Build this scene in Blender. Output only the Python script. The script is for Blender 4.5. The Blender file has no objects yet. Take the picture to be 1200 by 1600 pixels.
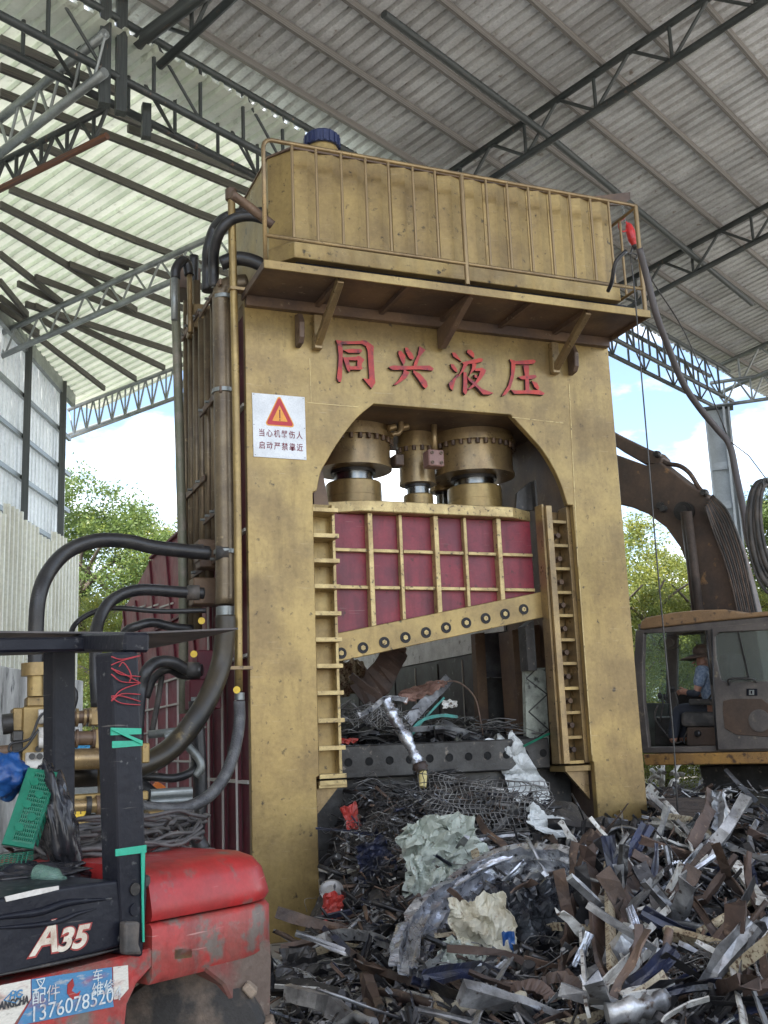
import bpy, bmesh, math, random
from mathutils import Vector, Matrix, noise
random.seed(7)
V = Vector
SC = bpy.context.scene
COL = SC.collection

# ------------------------------------------------------------------ camera
# the frame is 1200 x 1600 units; F_PX is the focal length in those units
F_PX = 1700.0
def _cam_axes():
    z = V((273 - 600, 800 + 7360, -F_PX)).normalized()
    X = 4800 - 600
    x = V((X, (-X * z.x + F_PX * z.z) / z.y, -F_PX)).normalized()
    return x, z.cross(x), z
_ax = _cam_axes()
RW = Matrix((_ax[0], _ax[1], _ax[2]))
CAM = V((-2.467, -9.078, 1.6))
cam_data = bpy.data.cameras.new('camera')
cam = bpy.data.objects.new('camera', cam_data)
COL.objects.link(cam)
cam_data.sensor_fit = 'VERTICAL'
cam_data.sensor_height = 36.0
cam_data.sensor_width = 27.0
cam_data.lens = F_PX / 1600 * 36
cam_data.clip_start = 0.05
cam_data.clip_end = 2000
cam.matrix_world = Matrix.Translation(CAM) @ RW.to_4x4()
SC.camera = cam

# ------------------------------------------------------------------ sky, sun, exposure
SUN_EL, SUN_AZ = 60.0, 200.0        # azimuth: degrees clockwise from +Y, where the sun stands
world = bpy.data.worlds.new('World'); SC.world = world
world.use_nodes = True
nt = world.node_tree; nt.nodes.clear()
wo = nt.nodes.new('ShaderNodeOutputWorld'); bg = nt.nodes.new('ShaderNodeBackground')
sky = nt.nodes.new('ShaderNodeTexSky'); sky.sky_type = 'NISHITA'; sky.sun_disc = False
sky.sun_elevation = math.radians(SUN_EL); sky.sun_rotation = math.radians(SUN_AZ)
sky.dust_density = 1.5; sky.ozone_density = 1.0
tc = nt.nodes.new('ShaderNodeTexCoord')
mp = nt.nodes.new('ShaderNodeMapping'); mp.inputs['Scale'].default_value = (2.2, 2.2, 5.0)
nz = nt.nodes.new('ShaderNodeTexNoise'); nz.inputs['Scale'].default_value = 1.6; nz.inputs['Detail'].default_value = 7; nz.inputs['Roughness'].default_value = .55
rp = nt.nodes.new('ShaderNodeValToRGB'); rp.color_ramp.elements[0].position = .46; rp.color_ramp.elements[1].position = .62
mx = nt.nodes.new('ShaderNodeMix'); mx.data_type = 'RGBA'
mx.inputs['B'].default_value = (9.5, 9.8, 10.2, 1)
nt.links.new(tc.outputs['Generated'], mp.inputs['Vector']); nt.links.new(mp.outputs['Vector'], nz.inputs['Vector'])
nt.links.new(nz.outputs['Fac'], rp.inputs['Fac']); nt.links.new(rp.outputs['Color'], mx.inputs['Factor'])
nt.links.new(sky.outputs['Color'], mx.inputs['A']); nt.links.new(mx.outputs['Result'], bg.inputs['Color'])
bg.inputs['Strength'].default_value = 0.12
nt.links.new(bg.outputs['Background'], wo.inputs['Surface'])
sd = bpy.data.lights.new('sun', 'SUN'); sd.energy = 5.0; sd.angle = math.radians(.5); sd.color = (1, .96, .9)
so = bpy.data.objects.new('sun', sd); COL.objects.link(so)
_a, _e = math.radians(SUN_AZ), math.radians(SUN_EL)
sun_dir = V((math.sin(_a) * math.cos(_e), math.cos(_a) * math.cos(_e), math.sin(_e)))
so.rotation_euler = sun_dir.to_track_quat('Z', 'Y').to_euler()
so.location = (0, 0, 30)
vs = SC.view_settings
vs.view_transform = 'Standard'; vs.look = 'None'; vs.gamma = 1; vs.use_curve_mapping = False
vs.exposure = 1.65
SC.cycles.max_bounces = 8; SC.cycles.diffuse_bounces = 5; SC.cycles.glossy_bounces = 3
SC.cycles.transparent_max_bounces = 12; SC.cycles.transmission_bounces = 4
SC.cycles.use_denoising = True
SC.cycles.sample_clamp_indirect = 6

# ------------------------------------------------------------------ picture -> place helpers (real planes in the scene)
def ray(u, v): return (RW @ V((u - 600, 800 - v, -F_PX))).normalized()
def PL(u, v, p, n):
    d = ray(u, v); p = V(p); n = V(n)
    return CAM + d * ((p - CAM).dot(n) / d.dot(n))
def PY(u, v, y=0.): return PL(u, v, (0, y, 0), (0, 1, 0))
def PX(u, v, x=0.): return PL(u, v, (x, 0, 0), (1, 0, 0))
def PZ(u, v, z=0.): return PL(u, v, (0, 0, z), (0, 0, 1))
_h = V((-RW[0][2], -RW[1][2], 0)).normalized()
def AT(u, v, d):
    r = ray(u, v); return CAM + r * (d / r.dot(_h))
UP = V((0, 0, 1))

# ------------------------------------------------------------------ mesh builder
class MB:
    def __init__(s): s.v = []; s.f = []; s.s = []; s.m = []; s.cm = 0
    def add(s, vs, fs, smooth=False):
        b = len(s.v); s.v += [V(q) for q in vs]
        for f in fs: s.f.append([b + i for i in f]); s.s.append(smooth); s.m.append(s.cm)
        return s
    def obox(s, c, ax, h):
        c = V(c); a = [V(ax[i]) * h[i] for i in range(3)]
        vs = [c + a[0] * x + a[1] * y + a[2] * z for x in (-1, 1) for y in (-1, 1) for z in (-1, 1)]
        return s.add(vs, [(0, 1, 3, 2), (4, 6, 7, 5), (0, 4, 5, 1), (2, 3, 7, 6), (0, 2, 6, 4), (1, 5, 7, 3)])
    def box(s, x0, x1, y0, y1, z0, z1):
        return s.obox(((x0 + x1) / 2, (y0 + y1) / 2, (z0 + z1) / 2), ((1, 0, 0), (0, 1, 0), (0, 0, 1)), (abs(x1 - x0) / 2, abs(y1 - y0) / 2, abs(z1 - z0) / 2))
    def beam(s, a, b, w, h, up=UP):
        a = V(a); b = V(b); d = b - a; L = d.length
        if L < 1e-6: return s
        d /= L; up = V(up)
        sd_ = d.cross(up)
        if sd_.length < 1e-3: sd_ = d.cross(V((1, 0, 0)))
        sd_.normalize(); u = sd_.cross(d)
        return s.obox((a + b) / 2, (d, sd_, u), (L / 2, w / 2, h / 2))
    def tube(s, pts, r, n=8, caps=True, smooth=True):
        pts = [V(p) for p in pts]; N = len(pts)
        rs = r if isinstance(r, (list, tuple)) else [r] * N
        vs = []; nrm = None
        for i, p in enumerate(pts):
            t = (pts[min(i + 1, N - 1)] - pts[max(i - 1, 0)])
            if t.length < 1e-7: t = V((0, 0, 1))
            t.normalize()
            if nrm is None:
                nrm = t.cross(UP)
                if nrm.length < .05: nrm = t.cross(V((1, 0, 0)))
            nrm = nrm - t * nrm.dot(t)
            if nrm.length < 1e-4: nrm = t.cross(V((0, 1, 0)))
            nrm.normalize(); bn = t.cross(nrm)
            for k in range(n):
                a = 2 * math.pi * k / n
                vs.append(p + (nrm * math.cos(a) + bn * math.sin(a)) * rs[i])
        fs = []
        for i in range(N - 1):
            for k in range(n):
                k2 = (k + 1) % n
                fs.append((i * n + k, (i + 1) * n + k, (i + 1) * n + k2, i * n + k2))
        s.add(vs, fs, smooth)
        if caps:
            b = len(s.v) - len(vs)
            s.f.append([b + k for k in range(n)]); s.s.append(False); s.m.append(s.cm)
            s.f.append([b + (N - 1) * n + k for k in reversed(range(n))]); s.s.append(False); s.m.append(s.cm)
        return s
    def lathe(s, prof, o, axis=UP, n=24, smooth=True):
        # prof: (radius, height) pairs; sharp profile by flat rings of their own
        o = V(o); ax = V(axis).normalized()
        e1 = ax.cross(V((1, 0, 0)))
        if e1.length < .1: e1 = ax.cross(V((0, 1, 0)))
        e1.normalize(); e2 = ax.cross(e1)
        for i in range(len(prof) - 1):
            (r0, h0), (r1, h1) = prof[i], prof[i + 1]
            vs = []
            for (r, h) in ((r0, h0), (r1, h1)):
                for k in range(n):
                    a = 2 * math.pi * k / n
                    vs.append(o + ax * h + (e1 * math.cos(a) + e2 * math.sin(a)) * max(r, 1e-4))
            s.add(vs, [(k, (k + 1) % n, n + (k + 1) % n, n + k) for k in range(n)], smooth and abs(h1 - h0) > 1e-5)
        for (r, h, rev) in ((prof[0][0], prof[0][1], True), (prof[-1][0], prof[-1][1], False)):
            if r > 1e-3:
                vs = [o + ax * h + (e1 * math.cos(2 * math.pi * k / n) + e2 * math.sin(2 * math.pi * k / n)) * r for k in range(n)]
                s.add(vs, [list(range(n))[::-1] if rev else list(range(n))])
        return s
    def prism(s, poly, fn, t0, t1):
        # poly: 2-D outline; fn(a, b, t) -> point
        n = len(poly)
        vs = [fn(a, b, t0) for a, b in poly] + [fn(a, b, t1) for a, b in poly]
        fs = [list(range(n))[::-1], [n + i for i in range(n)]]
        fs += [(i, (i + 1) % n, n + (i + 1) % n, n + i) for i in range(n)]
        return s.add(vs, fs)
    def slab(s, pts, off):
        # polygon of points given a thickness along the vector off
        pts = [V(p) for p in pts]; off = V(off); n = len(pts)
        fs = [list(range(n))[::-1], [n + i for i in range(n)]] + [(i, (i + 1) % n, n + (i + 1) % n, n + i) for i in range(n)]
        return s.add(pts + [p + off for p in pts], fs)
    def mesh(s, name, mats, org=(0, 0, 0)):
        me = bpy.data.meshes.new(name); o = V(org)
        me.from_pydata([(p - o)[:] for p in s.v], [], s.f)
        me.polygons.foreach_set('use_smooth', s.s)
        if not isinstance(mats, (list, tuple)): mats = [mats]
        for m_ in mats: me.materials.append(m_)
        if len(mats) > 1: me.polygons.foreach_set('material_index', s.m)
        bm = bmesh.new(); bm.from_mesh(me); bmesh.ops.recalc_face_normals(bm, faces=bm.faces); bm.to_mesh(me); bm.free()
        return me
    def build(s, name, mats, parent=None, org=None, bevel=0, seg=1):
        if org is None: org = ORG.get(parent.name, V((0, 0, 0))) if parent else V((0, 0, 0))
        o = bpy.data.objects.new(name, s.mesh(name, mats, org)); COL.objects.link(o)
        if parent: o.parent = parent; ORG[o.name] = V(org)
        else: o.location = org; ORG[o.name] = V(org)
        if bevel:
            md = o.modifiers.new('bevel', 'BEVEL'); md.width = bevel; md.segments = seg; md.limit_method = 'ANGLE'; md.angle_limit = math.radians(40)
            md.use_clamp_overlap = True
        return o
ORG = {}
def tag(o, label=None, cat=None, group=None, kind=None):
    if label: o['label'] = label
    if cat: o['category'] = cat
    if group: o['group'] = group
    if kind: o['kind'] = kind
    return o
def thing(name, loc, label, cat, group=None):
    o = bpy.data.objects.new(name, None); COL.objects.link(o); o.location = loc; o.empty_display_size = .2
    ORG[o.name] = V(loc); return tag(o, label, cat, group)
def inst(name, me, parent, loc, rot=None, scale=None):
    """another object on a shared mesh, placed at a world position under parent"""
    o = bpy.data.objects.new(name, me); COL.objects.link(o)
    po = ORG.get(parent.name, V((0, 0, 0))) if parent else V((0, 0, 0))
    o.parent = parent; o.location = V(loc) - po; ORG[o.name] = V(loc)
    if rot is not None: o.rotation_euler = rot
    if scale is not None: o.scale = scale
    return o
def smooth_path(pts, k=5):
    """Catmull-Rom through the points"""
    P = [V(p) for p in pts]; P = [P[0] * 2 - P[1]] + P + [P[-1] * 2 - P[-2]]
    out = []
    for i in range(1, len(P) - 2):
        for j in range(k):
            t = j / k; a, b, c, d = P[i - 1], P[i], P[i + 1], P[i + 2]
            out.append(.5 * ((2 * b) + (c - a) * t + (2 * a - 5 * b + 4 * c - d) * t * t + (3 * b - a - 3 * c + d) * t ** 3))
    out.append(P[-2]); return out
def text_mesh(name, body, mat_, size, o, ex, ey, depth=.001, parent=None, shear=0, bold=0, sx=1):
    """flat lettering laid on a surface: o = lower-left corner, ex / ey = unit vectors of the surface"""
    cu = bpy.data.curves.new(name, 'FONT'); cu.body = body; cu.size = size; cu.extrude = depth; cu.shear = shear; cu.offset = bold
    tmp = bpy.data.objects.new(name, cu); COL.objects.link(tmp)
    dg = bpy.context.evaluated_depsgraph_get(); dg.update()
    me = bpy.data.meshes.new_from_object(tmp.evaluated_get(dg))
    COL.objects.unlink(tmp); bpy.data.objects.remove(tmp)
    ex = V(ex).normalized(); ey = V(ey).normalized(); ez = ex.cross(ey); o = V(o)
    org = ORG.get(parent.name, V((0, 0, 0))) if parent else V((0, 0, 0))
    for v_ in me.vertices:
        c_ = v_.co.copy(); v_.co = o + ex * c_.x * sx + ey * c_.y + ez * c_.z - org
    me.materials.clear(); me.materials.append(mat_)
    ob = bpy.data.objects.new(name, me); COL.objects.link(ob)
    ob.parent = parent; ORG[ob.name] = org
    return ob

# ------------------------------------------------------------------ materials
def mat(name, col, rough=.6, metal=0., col2=None, amt=.5, scale=2.5, col3=None, amt3=.3, scale3=9., bump=.15, bscale=30., stretch=(1, 1, 1), var=0., spec=.5, coat=0, rvar=.15, trans=0., alpha=1., streak=0., fine=.16, scr=0.):
    m_ = bpy.data.materials.new(name); m_.use_nodes = True
    n = m_.node_tree.nodes; l = m_.node_tree.links; b = n['Principled BSDF']
    b.inputs['Roughness'].default_value = rough; b.inputs['Metallic'].default_value = metal
    b.inputs['Specular IOR Level'].default_value = spec
    if coat: b.inputs['Coat Weight'].default_value = coat
    t = n.new('ShaderNodeTexCoord'); mp_ = n.new('ShaderNodeMapping'); mp_.inputs['Scale'].default_value = stretch
    oi = n.new('ShaderNodeObjectInfo')
    ad = n.new('ShaderNodeVectorMath'); ad.operation = 'MULTIPLY_ADD'; ad.inputs[1].default_value = (7, 5, 3)
    l.new(oi.outputs['Random'], ad.inputs[0]); l.new(t.outputs['Object'], ad.inputs[2])
    l.new(ad.outputs[0], mp_.inputs['Vector'])
    cur = None
    rgb = n.new('ShaderNodeRGB'); rgb.outputs[0].default_value = (*col, 1); cur = rgb.outputs[0]
    def layer(cur, c2, a, sc, detail=6, hard=.12):
        nz_ = n.new('ShaderNodeTexNoise'); nz_.inputs['Scale'].default_value = sc; nz_.inputs['Detail'].default_value = detail; nz_.inputs['Roughness'].default_value = .6
        l.new(mp_.outputs[0], nz_.inputs['Vector'])
        r_ = n.new('ShaderNodeMapRange'); th = .5 + (.5 - a) * .45
        r_.inputs['From Min'].default_value = th - hard; r_.inputs['From Max'].default_value = th + hard
        l.new(nz_.outputs['Fac'], r_.inputs['Value'])
        x_ = n.new('ShaderNodeMix'); x_.data_type = 'RGBA'; l.new(r_.outputs[0], x_.inputs['Factor'])
        l.new(cur, x_.inputs['A']); x_.inputs['B'].default_value = (*c2, 1)
        return x_.outputs['Result'], r_.outputs[0]
    if col2: cur, k2 = layer(cur, col2, amt, scale)
    if col3: cur, k3 = layer(cur, col3, amt3, scale3, 8, .05)
    if streak:       # oil and dirt that has run down
        ms_ = n.new('ShaderNodeMapping'); ms_.inputs['Scale'].default_value = (6, 6, .9); l.new(mp_.outputs[0], ms_.inputs['Vector'])
        nz_ = n.new('ShaderNodeTexNoise'); nz_.inputs['Scale'].default_value = 1.5; nz_.inputs['Detail'].default_value = 8; nz_.inputs['Roughness'].default_value = .65; l.new(ms_.outputs[0], nz_.inputs['Vector'])
        r_ = n.new('ShaderNodeMapRange'); r_.inputs['From Min'].default_value = .52; r_.inputs['From Max'].default_value = .72; r_.inputs['To Max'].default_value = streak; l.new(nz_.outputs['Fac'], r_.inputs['Value'])
        x_ = n.new('ShaderNodeMix'); x_.data_type = 'RGBA'; l.new(r_.outputs[0], x_.inputs['Factor']); l.new(cur, x_.inputs['A']); x_.inputs['B'].default_value = (col[0] * .28, col[1] * .26, col[2] * .3, 1); cur = x_.outputs['Result']
    if scr:          # bare scratches, two directions
        for rz in (.5, 2.1):
            ms_ = n.new('ShaderNodeMapping'); ms_.inputs['Scale'].default_value = (3, 3, 60); ms_.inputs['Rotation'].default_value = (rz, rz * 1.3, rz); l.new(mp_.outputs[0], ms_.inputs['Vector'])
            nz_ = n.new('ShaderNodeTexNoise'); nz_.inputs['Scale'].default_value = 1.2; nz_.inputs['Detail'].default_value = 3; l.new(ms_.outputs[0], nz_.inputs['Vector'])
            r_ = n.new('ShaderNodeMapRange'); r_.inputs['From Min'].default_value = .70; r_.inputs['From Max'].default_value = .74; r_.inputs['To Max'].default_value = scr; l.new(nz_.outputs['Fac'], r_.inputs['Value'])
            x_ = n.new('ShaderNodeMix'); x_.data_type = 'RGBA'; l.new(r_.outputs[0], x_.inputs['Factor']); l.new(cur, x_.inputs['A']); x_.inputs['B'].default_value = (min(1, col[0] * .6 + .25), min(1, col[1] * .6 + .23), min(1, col[2] * .6 + .2), 1); cur = x_.outputs['Result']
    if fine:
        nz_ = n.new('ShaderNodeTexNoise'); nz_.inputs['Scale'].default_value = scale * 14; nz_.inputs['Detail'].default_value = 8; nz_.inputs['Roughness'].default_value = .75; l.new(mp_.outputs[0], nz_.inputs['Vector'])
        r_ = n.new('ShaderNodeMapRange'); r_.inputs['From Min'].default_value = .3; r_.inputs['From Max'].default_value = .7; r_.inputs['To Min'].default_value = 1 - fine; r_.inputs['To Max'].default_value = 1 + fine; l.new(nz_.outputs['Fac'], r_.inputs['Value'])
        x_ = n.new('ShaderNodeVectorMath'); x_.operation = 'SCALE'; l.new(cur, x_.inputs[0]); l.new(r_.outputs[0], x_.inputs['Scale']); cur = x_.outputs[0]
    if var:
        hv = n.new('ShaderNodeHueSaturation'); mr = n.new('ShaderNodeMapRange')
        mr.inputs['To Min'].default_value = 1 - var; mr.inputs['To Max'].default_value = 1 + var
        l.new(oi.outputs['Random'], mr.inputs['Value']); l.new(mr.outputs[0], hv.inputs['Value']); l.new(cur, hv.inputs['Color']); cur = hv.outputs[0]
    l.new(cur, b.inputs['Base Color'])
    nf = n.new('ShaderNodeTexNoise'); nf.inputs['Scale'].default_value = bscale; nf.inputs['Detail'].default_value = 4
    l.new(mp_.outputs[0], nf.inputs['Vector'])
    if rvar:
        mr = n.new('ShaderNodeMapRange'); mr.inputs['To Min'].default_value = max(.05, rough - rvar); mr.inputs['To Max'].default_value = min(1, rough + rvar)
        n2 = n.new('ShaderNodeTexNoise'); n2.inputs['Scale'].default_value = scale * 2.3; n2.inputs['Detail'].default_value = 5
        l.new(mp_.outputs[0], n2.inputs['Vector']); l.new(n2.outputs['Fac'], mr.inputs['Value']); l.new(mr.outputs[0], b.inputs['Roughness'])
    if bump:
        bp = n.new('ShaderNodeBump'); bp.inputs['Strength'].default_value = bump; bp.inputs['Distance'].default_value = .01
        l.new(nf.outputs['Fac'], bp.inputs['Height']); l.new(bp.outputs[0], b.inputs['Normal'])
    if alpha < 1: b.inputs['Alpha'].default_value = alpha
    if trans:
        tr = n.new('ShaderNodeBsdfTranslucent'); l.new(cur, tr.inputs['Color'])
        ms = n.new('ShaderNodeMixShader'); ms.inputs[0].default_value = trans
        l.new(b.outputs[0], ms.inputs[1]); l.new(tr.outputs[0], ms.inputs[2]); l.new(ms.outputs[0], n['Material Output'].inputs['Surface'])
    return m_
def sheer(name, col, rough, alpha, tint=(.9, .97, .95)):
    m_ = mat(name, col, rough, 0, bump=.3, bscale=18, rvar=.1)
    n = m_.node_tree.nodes; l = m_.node_tree.links
    tr = n.new('ShaderNodeBsdfTransparent'); tr.inputs[0].default_value = (*tint, 1)
    ms = n.new('ShaderNodeMixShader'); ms.inputs[0].default_value = alpha
    l.new(tr.outputs[0], ms.inputs[1]); l.new(n['Principled BSDF'].outputs[0], ms.inputs[2]); l.new(ms.outputs[0], n['Material Output'].inputs['Surface'])
    return m_

GOLD = mat('gold_paint', (.365, .258, .10), .34, .45, (.225, .155, .068), .50, 1.7, (.055, .042, .03), .13, 14, bump=.14, bscale=25, streak=.32, scr=.3)
GOLDB = mat('bronze_paint', (.34, .24, .115), .32, .5, (.22, .155, .085), .5, 3.2, (.05, .04, .03), .12, 18, bump=.10, streak=.4, scr=.2)
BRONZ = mat('dark_bronze_pipe_paint', (.205, .155, .095), .38, .45, (.12, .09, .06), .5, 3.5, (.32, .25, .15), .12, 14, bump=.1, streak=.5, scr=.3)
GOLDL = mat('brushed_gold_edge', (.56, .43, .20), .42, .4, (.36, .26, .12), .5, 7, (.08, .06, .04), .22, 26, bump=.25, scr=.4)
BROWN = mat('brown_painted_steel', (.16, .10, .06), .5, .15, (.08, .055, .045), .5, 2, (.25, .2, .14), .08, 14)
MAROON = mat('maroon_paint', (.235, .026, .042), .42, 0, (.15, .02, .036), .48, 3.2, (.07, .02, .02), .12, 14, bump=.1, streak=.6, scr=.3)
MAROOND = mat('dark_maroon_paint', (.13, .012, .025), .5, 0, (.08, .012, .02), .5, 1.8, (.2, .1, .08), .1, 9, bump=.1)
WHITEL = mat('daylit_worn_white_paint', (.85, .86, .86), .4, 0, (.6, .6, .6), .4, 5, (.12, .1, .08), .15, 9)  # copy of the worn white, lightened to stand for daylight in the charge box
FEND = mat('mud_caked_red_paint', (.20, .035, .03), .7, 0, (.12, .085, .065), .62, 4, (.2, .16, .13), .15, 14, bump=.6, streak=.4)
WHITED = mat('worn_white_paint', (.62, .6, .56), .55, 0, (.4, .37, .33), .4, 6, (.12, .1, .08), .15, 18)
REDLET = mat('red_letter_paint', (.50, .065, .05), .6, 0, (.30, .05, .06), .5, 7, (.12, .04, .05), .2, 14)
LETSIDE = mat('letter_cut_edge', (.06, .03, .03), .7)
STEELD = mat('oily_dark_steel', (.07, .068, .065), .45, .4, (.035, .032, .03), .5, 3, (.2, .17, .14), .12, 14, bump=.3, var=.3)
CHROME = mat('chromed_rod', (.22, .22, .21), .25, 1, bump=0, rvar=.05)
ALU = mat('bright_aluminium', (.62, .64, .68), .25, .9, (.35, .36, .4), .35, 6, bump=.4, bscale=12)
GALV = mat('galvanised_tube', (.33, .35, .34), .45, .6, (.22, .235, .23), .5, 3, bump=.05)
TUBED = mat('grey_green_painted_tube', (.07, .078, .075), .5, .2, (.045, .05, .048), .5, 3, (.2, .13, .09), .1, 8)
PURL = mat('purlin_steel', (.115, .105, .095), .6, .25, (.075, .07, .065), .5, 3, (.2, .15, .11), .2, 6)
PURLW = mat('weathered_purlin_steel', (.26, .245, .225), .6, .25, (.14, .13, .12), .5, 3, (.3, .25, .2), .2, 6)
ROOFD = mat('weathered_steel_roof_sheet', (.68, .68, .67), .42, .45, (.54, .53, .515), .5, 1.6, (.30, .25, .21), .10, 5, bump=.05, var=.10, fine=.2)
ROOFL = mat('pale_translucent_roof_sheet', (.74, .77, .66), .55, 0, (.62, .66, .54), .45, .9, (.5, .52, .42), .16, 4, bump=.05, var=.06, trans=.13, fine=.08)
WALLP = mat('pale_wall_sheet', (.76, .79, .79), .5, 0, (.66, .69, .69), .5, .7, bump=.05, var=.05, trans=.25)
CREAM = mat('cream_fence_sheet', (.76, .75, .66), .55, 0, (.68, .66, .56), .4, .9, (.3, .28, .22), .06, 5, bump=.05, var=.05, streak=.12)
CONC = mat('stained_concrete', (.55, .54, .52), .9, 0, (.27, .26, .25), .5, 2, (.1, .1, .1), .25, 5, bump=.5, stretch=(1, 1, .35))
GROUND = mat('oily_concrete_ground', (.29, .275, .25), .85, 0, (.19, .175, .155), .5, .5, (.1, .09, .08), .2, 2.5, bump=.6, bscale=14)
RUBBER = mat('black_hose_rubber', (.018, .018, .02), .35, 0, (.035, .033, .032), .4, 6, bump=.25, bscale=60)
RUBBERM = mat('dusty_black_rubber', (.04, .038, .036), .6, 0, (.12, .10, .085), .35, 6, bump=.3, bscale=40)
BLACKP = mat('scratched_black_paint', (.008, .009, .015), .42, 0, (.018, .019, .025), .40, 3, (.11, .11, .11), .10, 22, bump=.25, rvar=.2, spec=.25, scr=.35)
REDP = mat('faded_red_paint', (.38, .022, .022), .42, 0, (.25, .03, .028), .42, 3.5, (.13, .10, .085), .20, 6, bump=.15, rvar=.2, streak=.3, scr=.5)
REDP2 = mat('peeling_red_paint', (.38, .04, .035), .5, 0, (.22, .07, .055), .45, 4, (.15, .12, .10), .36, 9, bump=.4, streak=.5, scr=.6)
MUD = mat('dried_mud', (.085, .058, .048), .95, 0, (.15, .04, .035), .5, 9, bump=1, bscale=40)
TYRE = mat('muddy_tyre', (.03, .028, .026), .8, 0, (.16, .12, .09), .36, 6, bump=.8, bscale=40)
CHAIN = mat('grimy_cast_iron', (.10, .075, .06), .7, .3, (.05, .04, .035), .5, 5, bump=.5)
EXBR = mat('brown_grimy_excavator_paint', (.13, .085, .06), .5, .1, (.065, .05, .042), .5, 1.6, (.30, .17, .08), .12, 7, bump=.2)
EXOR = mat('worn_orange_yellow_paint', (.46, .25, .07), .5, 0, (.32, .18, .07), .5, 3, (.10, .06, .04), .32, 14, bump=.2, streak=.5, scr=.3)
EXRF = mat('faded_tan_cab_roof_paint', (.36, .22, .11), .5, 0, (.26, .165, .09), .5, 4, (.1, .07, .05), .2, 14, bump=.2, scr=.3)
EXGR = mat('dusty_grey_cab_paint', (.15, .13, .115), .6, 0, (.09, .08, .075), .5, 3, (.3, .25, .18), .12, 8, bump=.2)
GLASS = sheer('dusty_green_window_glass', (.6, .75, .70), .2, .14)
PALEST = mat('pale_blue_grey_paint', (.42, .46, .48), .5, .1, (.33, .36, .38), .5, 2, bump=.05)
GLASS2 = sheer('dirty_dark_window_glass', (.22, .23, .21), .12, .40, (.75, .8, .78))
FILM = sheer('clear_plastic_film', (.70, .72, .71), .25, .78, (.95, .96, .95))
HAT = mat('brown_straw_hat', (.13, .085, .06), .8, 0, (.08, .055, .04), .5, 20, bump=.4, bscale=120)
SKIN = mat('tanned_skin', (.42, .22, .15), .5, 0, (.34, .17, .12), .4, 12, bump=.05)
SHIRT = mat('blue_white_shirt', (.30, .36, .45), .8, 0, (.12, .17, .26), .5, 30, bump=.2)
SLEEVE = mat('dark_sleeve_cloth', (.035, .04, .055), .85, bump=.3)
SEATC = mat('worn_seat_cloth', (.07, .065, .062), .8, 0, (.2, .18, .16), .3, 5, bump=.3)
YEL = mat('yellow_tag_plastic', (.75, .5, .04), .5, bump=.05)
GRNP = mat('green_crate_plastic', (.012, .17, .10), .35, 0, (.01, .11, .07), .4, 6, bump=.1)
GRNT = mat('green_strapping_tape', (.02, .34, .22), .4, bump=.2)
REDW = mat('red_binding_wire', (.35, .03, .04), .5, bump=0)
BLUET = mat('blue_tarpaulin', (.012, .055, .2), .35, 0, (.03, .13, .36), .4, 6, bump=.4, bscale=14)
BLUEB = mat('light_blue_painted_steel', (.08, .36, .62), .45, bump=.1)
ORNG = mat('orange_barrier_plastic', (.85, .22, .03), .5, bump=.1)
BLKB = mat('black_polythene_bag', (.015, .015, .018), .22, 0, (.04, .04, .045), .5, 4, bump=.5, bscale=10)
BOTT = sheer('green_bottle_plastic', (.25, .4, .33), .15, .4, (.7, .85, .78))
SIGNW = mat('white_sign_sheet', (.74, .77, .80), .4, 0, (.62, .65, .68), .4, 5, (.2, .2, .2), .05, 25, bump=.05)
SIGNR = mat('sign_red_print', (.45, .03, .04), .5, bump=0); SIGNY = mat('sign_yellow_print', (.75, .33, .05), .5, bump=0); SIGNK = mat('sign_dark_red_print', (.16, .012, .03), .5, bump=0)
CAPB = mat('dark_blue_cap', (.02, .03, .09), .45, bump=.1)
HOIST = mat('red_hoist_paint', (.55, .03, .03), .35, 0, (.3, .03, .03), .3, 8, bump=.05)
BARK = mat('tree_bark', (.14, .11, .08), .9, 0, (.07, .055, .045), .5, 6, bump=1, bscale=20, stretch=(1, 1, .3))
def leaf_mat(name, c1, c2):
    return mat(name, c1, .5, 0, c2, .45, .6, (c1[0] * 1.6, c1[1] * 1.35, c1[2]), .3, 3, bump=0, rvar=0, trans=.55)
LEAF1 = leaf_mat('mid_green_leaves', (.14, .20, .055), (.08, .13, .038))
LEAF2 = leaf_mat('yellow_green_leaves', (.20, .225, .05), (.13, .17, .04))
LEAF3 = leaf_mat('deep_green_leaves', (.07, .11, .045), (.045, .075, .03))
TREAD = mat('mud_filled_tread', (.27, .21, .155), .95, 0, (.12, .09, .07), .45, 10, bump=1, bscale=40)
# ------------------------------------------------------------------ shared bars
_cyl = {}
def unit_bar(m_, kind='round'):
    k = (m_.name, kind)
    if k not in _cyl:
        b = MB()
        if kind == 'round': b.tube([(0, 0, 0), (0, 0, 1)], 1, 8)
        else: b.box(-1, 1, -1, 1, 0, 1)
        _cyl[k] = b.mesh('bar_' + kind, m_)
    return _cyl[k]
def bar(name, parent, a, b, r, m_, kind='round', r2=None, up=UP):
    a = V(a); b = V(b); d = b - a; L = d.length; d = d / L
    x = V(up).cross(d)
    if x.length < 1e-3: x = V((1, 0, 0)).cross(d)
    x.normalize(); y = d.cross(x)
    o = bpy.data.objects.new(name, unit_bar(m_, kind)); COL.objects.link(o)
    po = ORG.get(parent.name, V((0, 0, 0))) if parent else V((0, 0, 0))
    o.parent = parent
    M_ = Matrix((x, y, d)).transposed().to_4x4(); M_.translation = a - po
    o.matrix_basis = M_ @ Matrix.Diagonal((r, r2 or r, L, 1))
    return o

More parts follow.
